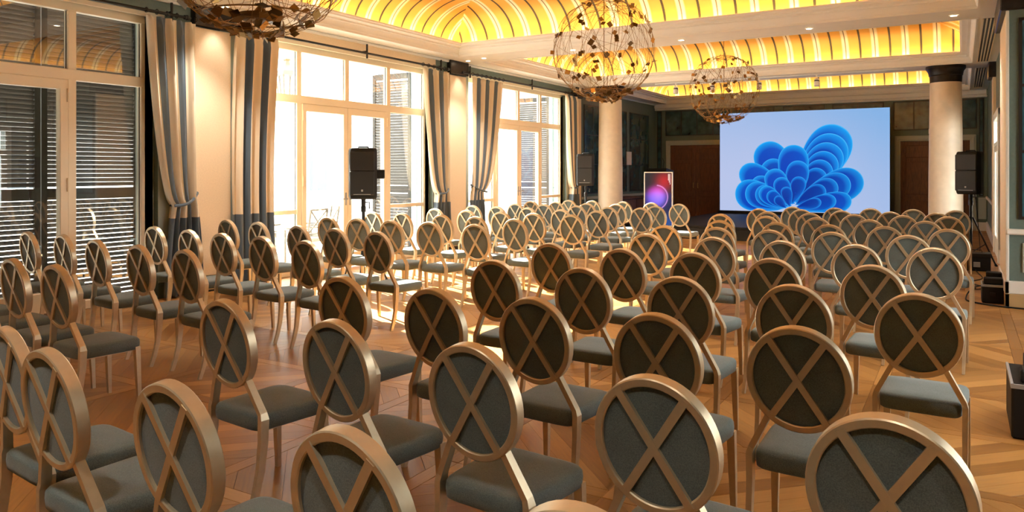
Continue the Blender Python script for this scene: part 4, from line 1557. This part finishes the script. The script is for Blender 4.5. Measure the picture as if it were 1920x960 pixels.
# lectern behind the display
le = thing('lectern', 'black lectern behind the portrait display with thin microphone', 'lectern', (-7.62, 21.3, 0), math.radians(-8))
part('column', MB().box(-0.2, -0.15, 0.04, 0.2, 0.15, 1.25, b=0.01), M['black'], le)
part('foot', MB().box(-0.3, -0.25, 0, 0.3, 0.25, 0.04, b=0.01), M['black'], le)
part('reading_desk', MB().box(-0.33, -0.25, 0, 0.33, 0.22, 0.20, b=0.01).xf(Matrix.Translation((0, 0, 1.44)) @ Matrix.Rotation(math.radians(-8), 4, 'X')).box(-0.18, -0.14, 1.25, 0.18, 0.14, 1.5), M['black'], le)
part('microphone', MB().tube([(0.1, 0, 1.62), (0.16, -0.04, 1.85), (0.2, -0.2, 1.95)], 0.008, 6), M['black'], le)
# console on the left beyond the column
cs = thing('console_cabinet', 'low dark cabinet against the mirrored panels', 'cabinet', (-8.75, 21.3, 0))
part('body', MB().box(-0.28, -0.9, 0.08, 0.28, 0.9, 0.78, b=0.01), M['stone'], cs)
part('top', MB().box(-0.30, -0.93, 0.78, 0.31, 0.93, 0.82, b=0.008), M['walnut'], cs)
for k in range(3):
    dd = part('cabinet_door', MB().box(0.278, -0.87 + k * 0.59, 0.12, 0.295, -0.31 + k * 0.59, 0.75, b=0.006), M['walnut'], cs)
    part('knob', MB().tube([(0.29, -0.37 + k * 0.59, 0.45), (0.32, -0.37 + k * 0.59, 0.45)], 0.012, 8), M['brass'], dd)
for (sx_, sy_) in ((-1, -1), (-1, 1), (1, -1), (1, 1)):
    part('leg', MB().box(sx_ * 0.25 - 0.025, sy_ * 0.85 - 0.025, 0, sx_ * 0.25 + 0.025, sy_ * 0.85 + 0.025, 0.08), M['stone'], cs)


# ------------------------------------------------------------------ black cases and cables on the right
def amp_case(name, label, x, y, rz, w, d, h, stack):
    c = thing(name, label, 'equipment case', (x, y, 0), rz)
    part('case_body', MB().box(-w / 2, -d / 2, 0, w / 2, d / 2, h, b=0.012), M['black'], c)
    part('case_edge', MB().box(-w / 2 - 0.004, -d / 2 - 0.004, h - 0.02, w / 2 + 0.004, -d / 2 + 0.01, h + 0.004).box(-w / 2 - 0.004, -d / 2, h - 0.02, -w / 2 + 0.012, d / 2, h + 0.004), M['badge'], c)
    for k in range(stack):
        yy = -d / 2 + d * (k + 0.7) / (stack + 0.4)
        part('power_unit', MB().box(-w * 0.40 + 0.03 * k, yy - d / (stack + 1) * 0.42, h, w * 0.46, yy + d / (stack + 1) * 0.42, h + 0.08 + 0.05 * k, b=0.012), M['black'], c)
    part('latch', MB().box(-0.03, -d / 2 - 0.012, h * 0.4, 0.03, -d / 2, h * 0.6, b=0.003), M['blackmetal'], c)
    return c


amp_case('equipment_case', 'black equipment case cut off by the right edge of the floor', 0.53, 6.03, 0, 0.52, 0.64, 0.31, 3)
amp_case('cable_case', 'black cable case at the foot of the cream pier', 0.34, 11.6, 0, 0.24, 0.42, 0.21, 2)
bx2 = thing('power_box', 'black power box on the floor under the right loudspeaker stand', 'box', (0.22, 15.1, 0))
part('box_body', MB().box(-0.22, -0.16, 0, 0.2, 0.16, 0.26, b=0.012), M['black'], bx2)
part('lid', MB().box(-0.225, -0.165, 0.20, 0.205, 0.165, 0.275, b=0.01), M['blackmetal'], bx2)
part('carry_handle', MB().tube([(-0.08, 0, 0.27), (-0.07, 0, 0.31), (0.07, 0, 0.31), (0.08, 0, 0.27)], 0.008, 6), M['black'], bx2)
part('socket', MB().box(-0.05, -0.172, 0.06, 0.05, -0.16, 0.14, b=0.003), M['badge'], bx2)


def cable(label, pts, r=0.008):
    cv = bpy.data.curves.new('cable', 'CURVE'); cv.dimensions = '3D'; cv.bevel_depth = r; cv.bevel_resolution = 1; cv.resolution_u = 6
    sp = cv.splines.new('NURBS'); sp.points.add(len(pts) - 1)
    for i, p in enumerate(pts):
        sp.points[i].co = (*p, 1)
    sp.use_endpoint_u = True; sp.order_u = 4
    o = bpy.data.objects.new('tmp_cable', cv); C.objects.link(o)
    dg = bpy.context.evaluated_depsgraph_get()
    me = bpy.data.meshes.new_from_object(o.evaluated_get(dg)); me.name = 'cable'
    bpy.data.objects.remove(o); bpy.data.curves.remove(cv)
    me.materials.clear(); me.materials.append(M['black'])
    c = bpy.data.objects.new('cable', me); C.objects.link(c)
    tag(c, label, 'cable', 'black cables along the right wall')
    return c


crn = random.Random(5)
cable('black cable hanging down from the right loudspeaker', [(0.20, 15.9, 1.2), (0.24, 15.85, 0.9), (0.26, 15.7, 0.5), (0.28, 15.4, 0.30), (0.27, 15.2, 0.29)], 0.007)
cable('black cable looping over the floor at the pier case', [(0.16, 11.78, 0.12), (0.08, 11.7, 0.10), (0.04, 11.6, 0.012), (0.05, 11.35, 0.01), (0.25, 11.22, 0.01), (0.40, 11.10, 0.01), (0.9, 11.05, 0.01), (1.4, 11.05, 0.01)], 0.009)
cable('black cable trailing along the right wall to the power box', [(0.25, 11.95, 0.14), (0.12, 12.1, 0.09), (0.10, 12.4, 0.01), (0.35, 12.8, 0.01), (0.15, 13.1, 0.01), (0.05, 13.4, 0.01), (0.35, 13.8, 0.01), (0.25, 14.3, 0.01), (0.2, 14.9, 0.02)], 0.008)
cable('tangled black cable coiled under the right loudspeaker stand', [(0.14 + 0.28 * math.cos(k * 0.9) * crn.uniform(0.5, 1.1) - 0.1, 15.6 + 0.30 * math.sin(k * 0.9) * crn.uniform(0.5, 1.1), 0.012 + 0.012 * (k % 5)) for k in range(34)], 0.009)

# ------------------------------------------------------------------ outside
struct('ground', MB().box(-40, -25, -0.22, XL - 0.42, 50, -0.12).box(XRN + 0.3, -25, -0.22, 30, 50, -0.12).box(XR + 0.3, 12.95, -0.22, XRN + 0.3, 50, -0.12), M['terrace'], 'pale stone terrace outside the windows', 'terrace')
fb = thing('building', 'sunlit white building across the terrace', 'building', (-22, 10, -0.12))
part('facade_wall', MB().box(-3, -32, 0, 0, 36, 8.6), M['facade'], fb)
for z in (3.6, 7.2):
    part('string_course', MB().box(-0.02, -32, z, 0.12, 36, z + 0.18, b=0.03), M['facade'], fb)
for k in range(-6, 8):
    for z in (0.9, 4.6):
        yy = k * 3.6 + 1.0
        w = part('window', MB().box(-0.05, yy - 0.62, z - 0.06, 0.06, yy + 0.62, z + 1.96, b=0.02), M['facade'], fb)
        part('pane', MB().box(0.055, yy - 0.52, z + 0.04, 0.068, yy - 0.03, z + 1.86), M['facadegrey'], w)
        part('pane', MB().box(0.055, yy + 0.03, z + 0.04, 0.068, yy + 0.52, z + 1.86), M['facadegrey'], w)


def patio_chair(label, x, y, rz):
    c = thing('patio_chair', label, 'chair', (x, y, -0.12), rz, 'metal patio chairs on the terrace')
    for s in (-1, 1):
        part('leg', MB().bar([(s * 0.27, 0.25, 0.0), (s * 0.27, 0.25, 0.62)], 0.03, 0.03), M['rust'], c)
        part('leg', MB().bar([(s * 0.27, -0.27, 0.0), (s * 0.27, -0.25, 0.45), (s * 0.27, -0.34, 0.98)], 0.03, 0.03), M['rust'], c)
        part('armrest', MB().bar([(s * 0.27, -0.27, 0.64), (s * 0.27, 0.27, 0.64)], 0.04, 0.025), M['rust'], c)
    part('seat', MB().box(-0.27, -0.27, 0.40, 0.27, 0.27, 0.47, b=0.02), M['patiocloth'], c)
    part('back_rail', MB().bar([(-0.27, -0.34, 0.97), (0.27, -0.34, 0.97)], 0.03, 0.03, (0, 0, 1)).bar([(-0.27, -0.26, 0.55), (0.27, -0.26, 0.55)], 0.03, 0.03, (0, 0, 1)), M['rust'], c)
    for s in (-1, 1):
        part('back_lattice', MB().bar([(-s * 0.26, -0.265, 0.56), (s * 0.26, -0.335, 0.96)], 0.022, 0.018, (0, 0, 1)), M['rust'], c)


patio_chair('pale metal patio chair outside the sunlit window, nearest the curtain', -10.9, 9.35, math.radians(-60))
patio_chair('pale metal patio chair outside the sunlit window, behind the door frame', -11.0, 10.6, math.radians(100))
patio_chair('pale metal patio chair outside the sunlit window, behind the loudspeaker', -11.6, 11.6, math.radians(150))
pt = thing('patio_table', 'small pale patio table between the terrace chairs', 'table', (-11.6, 10.0, -0.12))
part('table_top', MB().lathe([(0.40, 0.70), (0.42, 0.71), (0.42, 0.73), (0.40, 0.74)], n=28), M['rust'], pt)
part('pedestal', MB().lathe([(0.20, 0.0), (0.20, 0.02), (0.03, 0.05), (0.03, 0.70)], n=16), M['rust'], pt, smooth=True)
# lantern hanging outside the sunlit window
la = thing('lantern', 'hanging lantern outside the sunlit window', 'lantern', (-11.1, 10.24, 2.90))
part('roof', MB().lathe([(0.24, 0.52), (0.20, 0.60), (0.08, 0.72), (0.06, 0.80), (0.09, 0.83), (0.02, 0.88)], n=6), M['rust'], la)
cg = MB()
for k in range(6):
    a = 2 * PI * k / 6
    cg.bar([(0.14 * math.cos(a), 0.14 * math.sin(a), 0.0), (0.21 * math.cos(a), 0.21 * math.sin(a), 0.53)], 0.02, 0.02)
part('cage', cg, M['rust'], la)
part('bottom_plate', MB().lathe([(0.15, 0.0), (0.15, 0.03), (0.03, 0.05)], n=6), M['rust'], la)
part('chain', MB().tube([(0, 0, 0.86), (0, 0, 1.9)], 0.012, 6), M['rust'], la)
part('hanging_arm', MB().bar([(0, 0, 1.88), (1.6, 0, 1.88)], 0.04, 0.04, (0, 0, 1)), M['rust'], la)
# potted plant outside the last window
pp = thing('potted_plant', 'small potted plant with upright leaves outside the last window', 'plant', (-10.4, 15.5, -0.12))
part('pot', MB().lathe([(0.20, 0.0), (0.26, 0.42), (0.28, 0.44), (0.28, 0.50), (0.24, 0.50)], n=20), M['whiteplastic'], pp, smooth=True, angle=30)
prn = random.Random(9)
for k in range(16):
    a = prn.uniform(0, 2 * PI); l = prn.uniform(0.35, 0.75); sp = prn.uniform(0.05, 0.28)
    dx, dy = math.cos(a), math.sin(a)
    m = MB()
    vs = []
    for q, w in ((0, 0.012), (0.35, 0.035), (0.7, 0.028), (1.0, 0.002)):
        cxx, cyy, czz = dx * sp * q ** 1.6 + dx * 0.06, dy * sp * q ** 1.6 + dy * 0.06, 0.48 + l * q - 0.1 * q * q
        vs += [(cxx - dy * w, cyy + dx * w, czz), (cxx + dx * 0.006, cyy + dy * 0.006, czz), (cxx + dy * w, cyy - dx * w, czz)]
    fs = []
    for i in range(3):
        fs += [(i * 3, i * 3 + 1, i * 3 + 4, i * 3 + 3), (i * 3 + 1, i * 3 + 2, i * 3 + 5, i * 3 + 4)]
    m.add(vs, fs)
    part('leaf', m, M['leaf'], pp)

# ------------------------------------------------------------------ storey height
# everything above chair-rail level sits RISE higher than drawn; what stands on the floor stays on it
RISE, KNEE = 0.09, 0.90


def lifted(z):
    return z + RISE * min(1.0, max(0.0, z / KNEE))


bpy.context.view_layer.update()
seated = set()
for o in list(C.objects):
    if o.name.startswith('banquet_chair'):
        seated.add(o.name)
        for c in o.children_recursive:
            seated.add(c.name)
done = set()
moves = []
for o in C.objects:
    if o.name in seated or o == cam or o.name == 'sun':
        continue
    if o.type == 'LIGHT':
        moves.append((o, lifted(o.location.z) - o.location.z))
    elif o.type == 'MESH':
        if o.data.users > 1:
            z = o.matrix_world.translation.z
            moves.append((o, lifted(z) - z))
        elif o.data.name not in done:
            done.add(o.data.name)
            mw = o.matrix_world.copy(); inv = mw.inverted()
            flat = [0.0] * (3 * len(o.data.vertices))
            for i, v in enumerate(o.data.vertices):
                p = mw @ v.co
                p.z = lifted(p.z)
                q = inv @ p
                flat[3 * i:3 * i + 3] = q
            o.data.vertices.foreach_set('co', flat)
            o.data.update()
for o, d in moves:
    o.location.z += d
